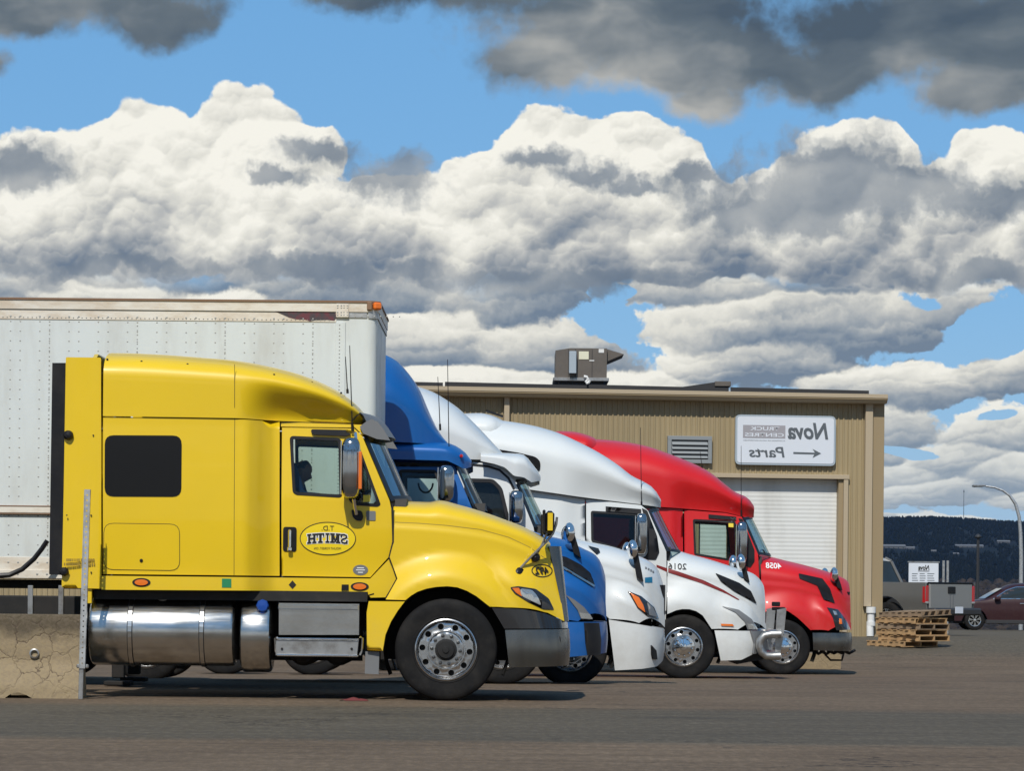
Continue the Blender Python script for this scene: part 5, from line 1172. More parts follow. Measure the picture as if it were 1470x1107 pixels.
# ------------------------------------------------------------------ concrete barrier and leaning sign post
def barrier():
    D = 31.65; x1, zt = at(115.5, 881.5, D); x0 = x1-3.05; zg = gz(x1, D); h = zt-zg
    def fn(p):
        x, y, z = sep(p)
        w = vop('ADD', p, vscale(vop('SUBTRACT', noise(p, 3., 4, .6, colour=True), (.5, .5, .5)), .35))
        k = E.n('ShaderNodeTexVoronoi'); k.feature = 'DISTANCE_TO_EDGE'; k.inputs['Scale'].default_value = 4.2; E.lk(w, k.inputs['Vector'])
        zone = sstep(noise(p, 1.1, 4, .6)+(z-.45)*.0, .42, .56)*sstep(E.m('ABSOLUTE', z-.45), .24, .36, 1., 0.)
        ck = sstep(E(k.outputs['Distance']), .004, .022, .85, 0.)*zone
        c = mixc(noise(p, 5., 6, .65), (.235, .18, .098), (.33, .255, .155))
        c = mixc(sstep(z+(noise(p, 5., 5, .65)-.5)*.35, .54, .72, 0., .88), c, (.062, .048, .029))
        c = mixc(sstep(noise(p, 30., 3, .7), .35, .6, .35, 0.), c, (.17, .13, .095))
        return mixc(ck, c, (.07, .045, .03)), .9
    def bp(p):
        w = vop('ADD', p, vscale(vop('SUBTRACT', noise(p, 3., 4, .6, colour=True), (.5, .5, .5)), .35))
        k = E.n('ShaderNodeTexVoronoi'); k.feature = 'DISTANCE_TO_EDGE'; k.inputs['Scale'].default_value = 4.2; E.lk(w, k.inputs['Vector'])
        return mn(E(k.outputs['Distance']), .06)*6.+noise(p, 24., 5, .7)*.5, .6, .02
    M['barrier'] = pmat('weathered_concrete', fn=fn, bump=bp)
    b = MB(); prof = [(0., 0.), (.62, 0.), (.60, .12), (.44, .36), (.40, h-.02), (.38, h), (.24, h), (.22, h-.02), (.18, .36), (.02, .12)]
    nx = 40; rows = []
    for i in range(nx+1):
        x = x0+(x1-x0)*i/nx; r = []
        for j, (y, z) in enumerate(resample(prof, .06)):
            jt = .006*math.sin(i*1.7+j*2.3)+random.uniform(-.004, .004); e = .012 if i in (0, nx) else 0
            lift = .07*max(0, 1-((x-(x1-.62))/.14)**2) if z < .02 and y < .2 else 0
            r.append((x, D+.02+y*.8+jt+(e if y < .3 else -e), zg-.01+z+lift+(0 if z > .01 else 0)))
        rows.append(r)
    b.grid(rows, True, True); N_ = len(rows[0])
    b.add(rows[0], [tuple(range(N_))]); b.add(rows[-1], [tuple(range(N_))[::-1]])
    o = b.build('concrete_barrier', 'barrier', sharp=50); tag(o, 'cracked tan concrete barrier with a round lifting hole left of fuel tank', 'barrier')
    hx, hz = at(46, 939, D); MB().lathe([(.048, -.02), (.05, -.03), (.036, -.034), (.032, .0), (.03, .05), (.001, .052)], (hx, D+.02+.155, hz), 'y', 16).build('lifting_eye', 'dull_steel', o)
barrier()
def sign_post():
    D = 31.5; (xa, za), (xb, zb) = at(125.7, 703, D), at(118, 960, D); L = math.hypot(xa-xb, za-zb); w = .055
    holes = [oval(0, z, .0085, .0085, 6) for z in np.arange(.05, L-.03, .052)]
    o = skin('sign_post', [(-w/2, 0), (w/2, 0), (w/2, L), (-w/2, L)], lambda x, z: (x, .02-.0*x, z), 'pale_steel', None, holes, (-1,), None or .4, .004)
    m = MB(); m.box((-w/2, 0, L/2), (.005, .05, L)).box((w/2, 0, L/2), (.005, .05, L)); p = m.build('post_flanges', 'pale_steel', o); 
    b = MB(); b.box((0, .03, .02), (.12, .06, .04), .01); b.build('post_foot', 'dull_steel', o)
    o.location = (xb, D, zb-.0); o.rotation_euler = (0, math.atan2(xa-xb, za-zb), 0)
    ext = zb-gz(xb, D); k = MB(); k.box((-.008, .01, -ext/2+.01), (.045, .035, ext+.02), .004); k.build('post_stub', 'dull_steel', o)
    tag(o, 'perforated grey steel sign post leaning beside the yellow truck', 'post')
sign_post()

# ------------------------------------------------------------------ parts building
M['wall_tan'] = pmat('tan_steel_siding', (.245, .195, .115), .48, fn=lambda p: (mixc(sstep(noise(vop('MULTIPLY', p, (1., 1., .15)), 1.2, 5, .6), .35, .7), (.345, .272, .155), (.29, .23, .132)), None))
M['trim_tan'] = pmat('tan_trim', (.43, .35, .24), .5); M['trim_dark'] = pmat('dark_tan_trim', (.31, .235, .135), .5)
M['door_white'] = pmat('door_white', (.66, .665, .64), .45, fn=lambda p: (mixc(sstep(noise(vop('MULTIPLY', p, (1., 1., .3)), 2., 5, .6), .4, .75), (.68, .685, .66), (.56, .56, .53)), None))
M['sign_white'] = pmat('sign_face', (.66, .70, .76), .3); M['roof_black'] = pmat('roof_membrane', (.03, .03, .032), .8); M['louvre'] = pmat('louvre_metal', (.24, .26, .27), .5)
M['hvac'] = pmat('hvac_cabinet', (.115, .098, .082), .55, fn=lambda p: (mixc(sstep(noise(p, 2., 5, .6), .35, .7), (.12, .103, .087), (.095, .082, .07)), None)); M['pvc'] = pmat('pvc_white', (.72, .72, .70), .4)
M['pale_box'] = pmat('switch_box', (.36, .42, .47), .4); M['label'] = pmat('paper_label', (.70, .68, .52), .6); M['sign_grey'] = pmat('sign_grey', (.10, .115, .13), .5); M['sign_mid'] = pmat('sign_midgrey', (.33, .32, .345), .5)
def building():
    YAW = R(8); Xc, zc_ = at(1264, 914, 74.0); zg = gz(Xc, 74)-.05; ca, sa = math.cos(YAW), math.sin(YAW)
    root = empty('parts_building', (Xc, 74.0, zg), 'tan corrugated metal workshop with white roll-up door and lettered sign', 'building', rz=YAW)
    def q(px, py):
        """photo point on the front wall plane -> local (x, z)"""
        dx, dy = px-PX0, py-HY; c, s = math.cos(ROLL), math.sin(ROLL); rx = (dx*c+dy*s)/FPX; rz_ = -(-dx*s+dy*c)/FPX
        # ray (rx, 1, rz)*t meets the wall: (X - Xc)*sa*-1 + (Y-74)*ca = 0
        t = (74*ca-Xc*sa)/(ca-rx*sa); X, Y, Z = rx*t, t, HC+rz_*t
        return ((X-Xc)*ca+(Y-74)*sa, Z-zg)
    Lw = 40.; ze = q(1000, 575)[1]; deep = 9.
    dx0, dz1 = q(1040, 686); dx1 = q(1209.5, 686)[0]; dx0 = q(1010, 686)[0]
    # ribbed wall around the door opening
    pitch = .122; ribs = []
    def wall(nm, xa, xb, z0, z1):
        m = MB(); r = []; x = xa
        while x < xb-1e-6:
            for f, y in ((0, 0.), (.60, 0.), (.70, -.026), (.90, -.026)):
                xx = min(x+f*pitch, xb); r.append((xx, y))
            x += pitch
        r.append((xb, 0.)); m.grid([[(a, y, z0) for a, y in r], [(a, y, z1) for a, y in r]], False); return m.build(nm, 'wall_tan', root)
    wall('wall_panel', -Lw, dx0-.1, 0, ze); wall('wall_panel', dx0-.1, dx1+.12, dz1+.06, ze); wall('wall_panel', dx1+.12, -.0, 0, ze)
    b = MB(); b.box((-Lw/2, deep/2+.06, ze/2), (Lw-.1, deep, ze-.05)); b.build('shell', 'trim_dark', root) if False else None
    b = MB(); b.grid([[(-.005, 0, 0), (-.005, deep, 0)], [(-.005, 0, ze), (-.005, deep, ze+.0)]], False); b.grid([[(-Lw, deep, 0), (0, deep, 0)], [(-Lw, deep, ze), (0, deep, ze)]], False); b.grid([[(-Lw, 0, 0), (-Lw, deep, 0)], [(-Lw, 0, ze), (-Lw, deep, ze)]], False); b.build('rear_walls', 'wall_tan', root)
    # trims
    tr = lambda nm, x0, x1, z0, z1, y, mat, t=.05: MB().box(((x0+x1)/2, y, (z0+z1)/2), (x1-x0, t, z1-z0), .006).build(nm, mat, root)
    tr('corner_trim', q(1251.5, 700)[0], .03, 0, ze, -.03, 'trim_dark', .06)
    tr('downspout', q(1239.5, 700)[0], q(1250, 700)[0], .75, ze, -.10, 'trim_tan', .12)
    tr('downspout', q(722.5, 600)[0], q(730, 600)[0], 0.2, ze, -.10, 'trim_tan', .12)
    tr('door_jamb', dx1+.01, q(1216.5, 700)[0], 0, dz1+.06, -.05, 'trim_tan', .1)
    tr('door_head', dx0-.1, q(1216.5, 700)[0]+.02, dz1, dz1+.1, -.055, 'trim_tan', .12)
    tr('door_reveal', dx1-.10, dx1+.01, 0, dz1, .06, 'trim_dark', .2)
    d = MB(); z = .02; r = [] 
    while z < dz1:
        for f, y in ((0, .15), (.045, .146), (.09, .15)): r.append((y, min(z+f, dz1)))
        z += .095
    d.grid([[(dx0-.05, y, zz) for y, zz in r], [(dx1-.06, y, zz) for y, zz in r]], False); d.build('roll_up_door', 'door_white', root)
    # eave: fascia, gutter, roof
    ztop = q(1000, 563)[1]; zm = q(1000, 569)[1]; xe = .02
    e = MB(); prof = [(0., ze-.02), (-.30, ze-.01), (-.36, ze+.06), (-.36, zm), (-.40, zm+.01), (-.40, ztop), (-.34, ztop+.01), (-.34, ztop-.05), (0, ztop-.04)]
    e.grid([[(-Lw, y, zz) for y, zz in prof], [(xe, y, zz) for y, zz in prof]], False); e.add([(xe, y, zz) for y, zz in prof], [tuple(range(len(prof)))]); e.build('gutter', 'trim_tan', root)
    tr('gutter_lip', -Lw, xe+.004, zm-.03, zm+.005, -.372, 'trim_dark', .03)
    rf = MB(); rise = .3
    rf.grid([[(-Lw, -.34, ztop+.03), (xe-.3, -.34, ztop-.02)], [(-Lw, deep/2, ztop+rise), (xe-.1, deep/2, ztop+rise)], [(-Lw, deep, ztop), (xe-.1, deep, ztop)]], False); rf.build('roof', 'roof_black', root)
    x = -Lw; k = 0
    while x < -1.2:                                             # overlapping edge strips of the roof sheet
        MB().box((x+1.65, -.345, ztop+.055-.012*(x+Lw)/Lw), (3.25, .05, .10), .004, ry=R(.35)).build('roof_edge', 'roof_black', root); x += 3.3
    # louvre
    lx0, lz1 = q(957.5, 626); lx1, lz0 = q(1020.5, 666); fr = MB()
    for (a, b_, c_, d_) in ((lx0, lx1, lz1-.09, lz1), (lx0, lx1, lz0, lz0+.09), (lx0, lx0+.09, lz0+.09, lz1-.09), (lx1-.09, lx1, lz0+.09, lz1-.09)): fr.box(((a+b_)/2, -.07, (c_+d_)/2), (b_-a, .1, d_-c_), .006)
    lo = fr.build('louvre_frame', 'louvre', root); tr('louvre_back', lx0+.02, lx1-.02, lz0+.02, lz1-.02, -.036, 'roof_black', .004)
    for i in range(4): zz = lz0+.14+(lz1-lz0-.22)*(i+.35)/4; MB().box(((lx0+lx1)/2, -.085, zz), (lx1-lx0-.2, .012, .15), .002, rx=R(-40)).build('slat', 'louvre', lo)
    # sign on the wall
    sx0, sz1 = q(1054.5, 595.5); sx1, sz0 = q(1197.5, 669.5); so = rounded([(sx0, sz0), (sx1, sz0), (sx1, sz1), (sx0, sz1)], .12)
    sg = bpy.data.objects.new('wall_sign', None); col.objects.link(sg); sg.parent = root
    m = MB(); m.prism(so, -.12, -.04); fr_ = m.build('sign_frame', 'pale_box', sg); m = MB(); m.prism(inset(so, .045), -.128, -.12); m.build('sign_face', 'sign_white', sg)
    def tx(s_, px0, px1, py0, py1, mat, bold=0., sh=0.):
        (a, b_), (c_, d_) = q(px0, py0), q(px1, py1); me = text_mesh(s_, c_-a, b_-d_, bold, sh); link('lettering', me, mat, sg, ((a+c_)/2, -.132, (b_+d_)/2))
    tx('Nova', 1129, 1187, 607, 632, 'sign_grey', .03, .2)
    (a, b_), (c_, d_) = q(1065, 610.5), q(1125.5, 630); MB().box(((a+c_)/2, -.131, (b_+d_)/2), (c_-a, .004, b_-d_)).build('sign_panel', 'sign_mid', sg)
    for o_, (s_, x0_, x1_, y0_, y1_) in enumerate((('TRUCK', 1075, 1117, 612.7, 618.9), ('CENTRES', 1067.5, 1123.5, 621.7, 628))):
        (a, b_), (c_, d_) = q(x0_, y0_), q(x1_, y1_); me = text_mesh(s_, c_-a, b_-d_, .02); link('lettering', me, 'sign_white', sg, ((a+c_)/2, -.1345, (b_+d_)/2))
    tx('A DIVISION OF NOVA ENTERPRISES', 1065.5, 1125, 631.8, 634.2, 'sign_grey')
    tx('Parts', 1073.5, 1124.5, 641.5, 657.5, 'sign_grey', .015, .15)
    ar = [q(*p) for p in ((1137, 649.4), (1168, 650.4), (1164.5, 645), (1177, 651.6), (1164.5, 658), (1167, 653), (1137, 652.2))]
    v, t = cdt(ar); MB().add([(p[0], -.132, p[1]) for p in v], t).build('arrow', 'sign_grey', sg)
    # drain pipe at the corner foot
    px_, pz_ = q(1247.5, 905); m = MB(); m.tube([(px_, -.16, .72), (px_, -.16, .42), (px_+.0, -.16, .36), (px_-.02, -.17, .30), (px_-.02, -.18, .06)], .085, 10).tube([(px_, -.16, .74), (px_, -.16, .60)], .115, 10).tube([(px_, -.16, .40), (px_, -.16, .30)], .105, 10); m.build('drain_pipe', 'pvc', root)
    # rooftop unit
    def rq(px, py, Dr):
        X, Z = at(px, py, Dr); return (X-Xc)*ca+(Dr-74)*sa, Z-zg
    Dr = 75.2; u = lambda px, py: rq(px, py, Dr); yl = lambda px: -(u(px, 540)[0]-0)*0+ (Dr-74)*ca-(at(px, 540, Dr)[0]-Xc)*sa
    X, Z = at(833, 562, Dr); hv = empty('rooftop_unit', (X, Dr, Z-.35), 'brown rooftop air conditioning unit with pointed rain hood', 'hvac unit')
    w = lambda px, py: (at(px, py, Dr)[0]-X, at(px, py, Dr)[1]-(Z-.35))
    (a, b_), (c_, d_) = w(797.5, 499.5), w(871, 544)
    m = MB(); m.prism([(a, b_-.06), (a+.35, b_), (c_, b_), (c_, d_), (a, d_)], 0., 1.7); m.build('cabinet', 'hvac', hv)
    m = MB(); m.prism([w(*p) for p in ((871.3, 500.5), (896, 508), (871.3, 518.5))], .12, 1.5); m.build('rain_hood', 'hvac', hv)
    m = MB(); m.box(((a+c_)/2, .8, d_-.02), (c_-a+.1, 1.72, .08), .01); m.build('base_rail', 'dull_steel', hv)
    (e0, f0), (e1, f1) = w(802, 545), w(866.5, 572); m = MB(); m.box(((e0+e1)/2, .75, (f0+f1)/2), (e1-e0, 1.4, f0-f1)); m.build('roof_curb', 'roof_black', hv)
    m = MB(); (g0, h0), (g1, h1) = w(817, 505), w(827, 537); m.box(((g0+g1)/2, -.1, (h0+h1)/2), (g1-g0, .2, h0-h1), .01, rz=R(0)); m.build('switch_box', 'pale_box', hv)
    (g0, h0), (g1, h1) = w(831, 504.5), w(845, 516); MB().box(((g0+g1)/2, -.006, (h0+h1)/2), (g1-g0, .01, h0-h1)).build('rating_label', 'label', hv)
    (g0, h0), (g1, h1) = w(859.5, 501), w(867, 506.5); MB().box(((g0+g1)/2, -.006, (h0+h1)/2), (g1-g0, .01, h0-h1)).build('rating_label', 'pvc', hv)
    (g0, h0), (g1, h1) = w(846, 517), w(853, 518.5); MB().box(((g0+g1)/2, -.006, (h0+h1)/2), (g1-g0, .01, h0-h1)).build('rating_label', 'pvc', hv)
    P = [w(*p) for p in ((838, 541), (842, 541.5), (844, 545), (841, 549), (842, 551), (845, 549.5), (846.5, 546.5))]; m = MB(); m.tube([(p[0], -.1, p[1]) for p in P], .035, 8); m.build('condensate_pipe', 'pvc', hv)
    for k in (816, 826, 850): (g0, h0) = w(k, 520); MB().box((g0, -.003, (b_+d_)/2), (.012, .006, b_-d_-.05)).build('panel_joint', 'roof_black', hv)
    # skylight wedge behind the parapet
    Ds = 76.5; X, Z = at(1000, 566, Ds); sk = empty('roof_hatch', (X, Ds, Z-.3), 'low dark wedge-shaped hatch on the flat roof', 'roof hatch'); w2 = lambda px, py: (at(px, py, Ds)[0]-X, at(px, py, Ds)[1]-(Z-.3))
    m = MB(); m.prism([w2(*p) for p in ((930, 572), (1045, 572), (1045, 549), (1028, 548.5), (935, 562))], 0., 1.6); m.build('hatch_body', 'roof_black', sk)
    (a, b_), (c_, d_) = w2(1029, 549), w2(1046, 556); MB().box(((a+c_)/2, .8, (b_+d_)/2+.02), (c_-a+.1, 1.7, .12), .01).build('hatch_lid', 'hvac', sk)
building()

# ------------------------------------------------------------------ pallets
def wood(nm, a, b): return pmat(nm, a, .85, fn=lambda p: (mixc(sstep(noise(p, 6., 5, .65), .3, .7), a, b), None))
M['pine'] = wood('pallet_pine', (.48, .30, .14), (.33, .205, .10)); M['pine_grey'] = wood('pallet_weathered', (.30, .21, .13), (.20, .14, .09))
def pallets():
    cx, _ = at(1310, 920, 70.0); zg = gz(cx, 70.0); z = zg; lab = ['new yellow pine pallet at the bottom of the stack, pushed out to one side', 'pine pallet resting directly on the offset bottom pallet', 'pine pallet in the middle of the stack, third above ground', 'greyed pallet, fourth up in the stack', 'pine pallet second from the top of the stack', 'greyed pallet tilted on top of the stack']
    bb, sb = {}, {}
    for i in range(6):
        mt = 'pine' if i not in (3, 5) else 'pine_grey'; yaw = R(-52+(-3, 2, -2, 3, -1, 4)[i]); off = (-.22 if i == 0 else (.0, .03, -.02, .02, -.03, .05)[i])
        o = empty('wooden_pallet', (cx+off, 70.0+(.05 if i == 0 else 0), z), lab[i], 'pallet', 'pallets stacked by the workshop corner', yaw)
        if i == 5: o.rotation_euler = (R(2.5), R(-1.5), yaw); o.location.z += .03
        if mt not in bb:
            bb[mt] = MB().box((0, 0, 0), (.095, 1.02, .018), .002).build('deck_board', mt); sb[mt] = MB().box((0, 0, 0), (1.22, .038, .09), .003).build('stringer', mt)
        for k in range(7):
            c = bb[mt].copy(); col.objects.link(c); c.parent = o; c.location = (-.56+k*1.12/6+random.uniform(-.008, .008), random.uniform(-.01, .01), .117)
        for k in range(5):
            c = bb[mt].copy(); col.objects.link(c); c.parent = o; c.name = 'bottom_board'; c.location = (-.56+k*.28, random.uniform(-.01, .01), .009)
        for k in (-1, 0, 1):
            c = sb[mt].copy(); col.objects.link(c); c.parent = o; c.location = (0, k*.47, .063)
        z += .127
    for d in (bb, sb):
        for o in d.values(): bpy.data.objects.remove(o)
pallets()
# concrete kerb block under the red truck's nose
def block():
    D = 60.; (x0, z1), (x1, z0) = at(1120, 938, D), at(1207, 964, D); z0 = gz(x0, D); r = resample([(x0, z0-.02), (x1, z0-.02), (x1, z1-.03), (x1-.03, z1), (x0+.03, z1), (x0, z1-.03)], .2)
    m = MB(); rows = [[(p[0]+random.uniform(-.006, .006), D+y, p[1]) for p in r] for y in (0, .25, .5)]; m.grid(rows, True, True); m.add(rows[0], [tuple(range(len(r)))]); m.add(rows[-1], [tuple(range(len(r)))[::-1]])
    tag(m.build('concrete_block', 'barrier', sharp=40), 'pale concrete block lying behind the wheel of the red truck', 'concrete block')
block()
# ------------------------------------------------------------------ person in the yellow cab
M['skin'] = pmat('skin', (.30, .16, .11), .55); M['hair'] = pmat('hair', (.02, .015, .012), .8); M['blue_cloth'] = pmat('blue_shirt', (.012, .045, .14), .9); M['dark_cloth'] = pmat('dark_trousers', (.02, .022, .03), .9)
def driver():
    hx, hz = at(434, 678, 32.72); zs = at(430, 830, 32.72)[1]; x0 = hx-.12; y0 = 32.72; root = empty('person', (x0, y0, zs+.5), 'seated person in blue shirt, head bowed, inside the yellow cab', 'person')
    J = {'pel': (0, 0, .12), 'wst': (-.02, 0, .30), 'chs': (.02, 0, .52), 'nck': (.07, 0, .68), 'shl': (.02, -.19, .60), 'ell': (.13, -.25, .34), 'hnl': (.36, -.16, .33), 'shr': (.02, .19, .60), 'elr': (.13, .25, .34), 'hnr': (.36, .14, .33),
         'hpl': (.03, -.10, .10), 'knl': (.46, -.13, .14), 'ftl': (.56, -.13, -.28), 'tol': (.70, -.13, -.33), 'hpr': (.03, .10, .10), 'knr': (.46, .13, .14), 'ftr': (.56, .13, -.28), 'tor': (.70, .13, -.33)}
    rad = {'pel': .15, 'wst': .14, 'chs': .155, 'nck': .065, 'shl': .075, 'ell': .048, 'hnl': .035, 'shr': .075, 'elr': .048, 'hnr': .035, 'hpl': .1, 'knl': .065, 'ftl': .045, 'tol': .035, 'hpr': .1, 'knr': .065, 'ftr': .045, 'tor': .035}
    ed = [('pel', 'wst'), ('wst', 'chs'), ('chs', 'nck'), ('chs', 'shl'), ('shl', 'ell'), ('ell', 'hnl'), ('chs', 'shr'), ('shr', 'elr'), ('elr', 'hnr'), ('pel', 'hpl'), ('hpl', 'knl'), ('knl', 'ftl'), ('ftl', 'tol'), ('pel', 'hpr'), ('hpr', 'knr'), ('knr', 'ftr'), ('ftr', 'tor')]
    ks = list(J); me = bpy.data.meshes.new('body'); me.from_pydata([J[k] for k in ks], [(ks.index(a), ks.index(b)) for a, b in ed], [])
    o = link('body', me, 'blue_cloth', root); sm = o.modifiers.new('skin', 'SKIN')
    for i, k in enumerate(ks): me.skin_vertices[0].data[i].radius = (rad[k], rad[k]*(.72 if k in ('pel', 'wst', 'chs') else 1))
    me.skin_vertices[0].data[0].use_root = True; sm.use_smooth_shade = True; sb = o.modifiers.new('sub', 'SUBSURF'); sb.levels = 2; sb.render_levels = 2
    H = MB(); rows = []; cx, cz = hx-x0, hz-(zs+.5)
    for i in range(19):
        a = -math.pi/2+math.pi*i/18; s_, c_ = math.sin(a), math.cos(a); row = []
        for k in range(24):
            b = 2*math.pi*k/24; x = .098*c_*math.cos(b); y = .077*c_*math.sin(b); z = .122*s_
            if x > 0 and z < 0: x *= 1-.15*(-z/.122); y *= 1-.25*(-z/.122)
            f = max(0, math.cos(b))**8*c_; x += .026*f*math.exp(-((z+.02)/.022)**2)-.012*f*math.exp(-((z-.012)/.016)**2)+.006*f*math.exp(-((z+.062)/.012)**2)
            row.append((x, y, z))
        rows.append(row)
    tilt = Matrix.Rotation(R(22), 3, 'Y'); rows = [[tuple(tilt @ Vector(p)+Vector((cx, 0, cz))) for p in r] for r in rows]; H.grid(rows, True, True); H.tube([(cx-.05, 0, cz-.18), (cx-.02, 0, cz-.06)], [.06, .055], 12); h = H.build('head', 'skin', root)
    C = MB(); rr = []
    for i in range(10):
        a = R(18)+R(72)*i/9; rr.append([tuple(tilt @ Vector((.105*math.cos(a)*math.cos(b)-.006-(.0 if math.cos(b) < 0 else .022*(1-i/9)), .083*math.cos(a)*math.sin(b), .128*math.sin(a)-(.05*max(0, -math.cos(b)))*(1-i/9)))+Vector((cx, 0, cz))) for b in [2*math.pi*k/20 for k in range(20)]])
    C.grid(rr, True, True); C.build('hair', 'hair', root)
    for sg in (-1, 1):
        e = MB(); e.lathe([(.001, .012), (.026, .01), (.03, 0), (.02, -.01)], tuple(tilt @ Vector((-.005, sg*.078, -.01))+Vector((cx, 0, cz))), 'y', 10); e.build('ear', 'skin', root)
        hn = MB(); bx = Vector(J['hnl' if sg < 0 else 'hnr']); hn.box(tuple(bx+Vector((.05, 0, .01))), (.09, .085, .035), .012)
        for k in range(4): hn.tube([bx+Vector((.09, -.03+.02*k, .01)), bx+Vector((.125+.01*(k in (1, 2)), -.03+.02*k, .0)), bx+Vector((.12, -.03+.02*k, -.035))], .009, 6)
        hn.tube([bx+Vector((.03, -sg*.04, .01)), bx+Vector((.075, -sg*.062, .0)), bx+Vector((.1, -sg*.05, -.015))], .01, 6); hn.build('hand', 'skin', root)
driver()
# ------------------------------------------------------------------ pickup, car, lamp, signs
M['silver'] = paint('silver_paint_shaded', (.17, .168, .16), metal=.3, rough=.4, amt=.2, coat=.3); M['maroon'] = paint('maroon_paint', (.026, .003, .007), amt=.05, rough=.5, coat=.15); M['grey_dark'] = pmat('dark_trim', (.03, .03, .032), .5)  # silver darkened to carry the shade on the pickup's flanks
def small_wheel(parent, loc, r, w, side, rimmat='wheel_alu', spokes=5, dark=False):
    t = MB(); t.lathe([(r*.62, -w*.45), (r*.66, -w*.5), (r*.85, -w*.5), (r*.95, -w*.45), (r, -w*.3), (r, w*.3), (r*.9, w*.5), (r*.6, w*.45)], (0, 0, 0), 'y', 32); o = t.build('wheel', 'rubber', parent, loc); o.rotation_euler = (0, 0, 0 if side < 0 else math.pi)
    d = MB(); d.lathe([(r*.63, -w*.42), (r*.61, -w*.46), (r*.56, -w*.4), (r*.55, -w*.1)], (0, 0, 0), 'y', 32)
    for k in range(spokes):
        a = 2*math.pi*k/spokes+.3
        for e in (-.13, .13): d.prism([(r*.1*math.cos(a), r*.1*math.sin(a)), (r*.57*math.cos(a+e-.07), r*.57*math.sin(a+e-.07)), (r*.57*math.cos(a+e+.07), r*.57*math.sin(a+e+.07))], -w*.44, -w*.34)
    d.lathe([(r*.14, -w*.3), (r*.14, -w*.45), (.001, -w*.47)], (0, 0, 0), 'y', 14); d.build('rim', rimmat, o); MB().lathe([(r*.6, -w*.06), (.001, -w*.06)], (0, 0, 0), 'y', 20).build('brake_disc', 'dark', o); return o
def car_shell(root, L, Wd, prof, mat, name='body', belt=.95, arches=(), sill=.32, tum=.18, nn=4.):
    """side silhouette lofted across the width; arches cut from the flanks"""
    top = pch(prof)
    def W(x): e = abs(x)/(L/2); return Wd/2*(1-.10*max(0, e-.55)**2/.2)*(1-max(0, e-.97)*3)
    zs = lambda x: min(belt, top(x)-.05)
    def F(x, q):
        a = zs(x); b = max(top(x), a+.01); w = W(x)
        if q <= 0: z = a+q; return (x, w*(1-.03*ss(.75-z, 0, .5)+.012*math.sin(math.pi*min(1, max(0, (z-sill)/(a-sill))))), z)
        t = min(q, 1)*math.pi/2; h = b-a; k = math.sin(t)**(2/nn); return (x, max(w*max(math.cos(t), 0)**(2/nn)-tum*min(1, h/.6)*k*max(0, math.cos(t)), 0), a+h*k)
    X = np.linspace(-L/2, L/2, 46); bot = []
    for x in np.linspace(-L/2, L/2, 90):
        z = sill+.0
        for ax, ar in arches:
            if abs(x-ax) < ar: z = max(z, .33+math.sqrt(ar*ar-(x-ax)**2))
        bot.append((x, z-zs(x)))
    return skin(name, bot+[(x, 1.) for x in X[::-1]], F, mat, root, (), (-1, 1), .09, 0., weld=True), F, zs
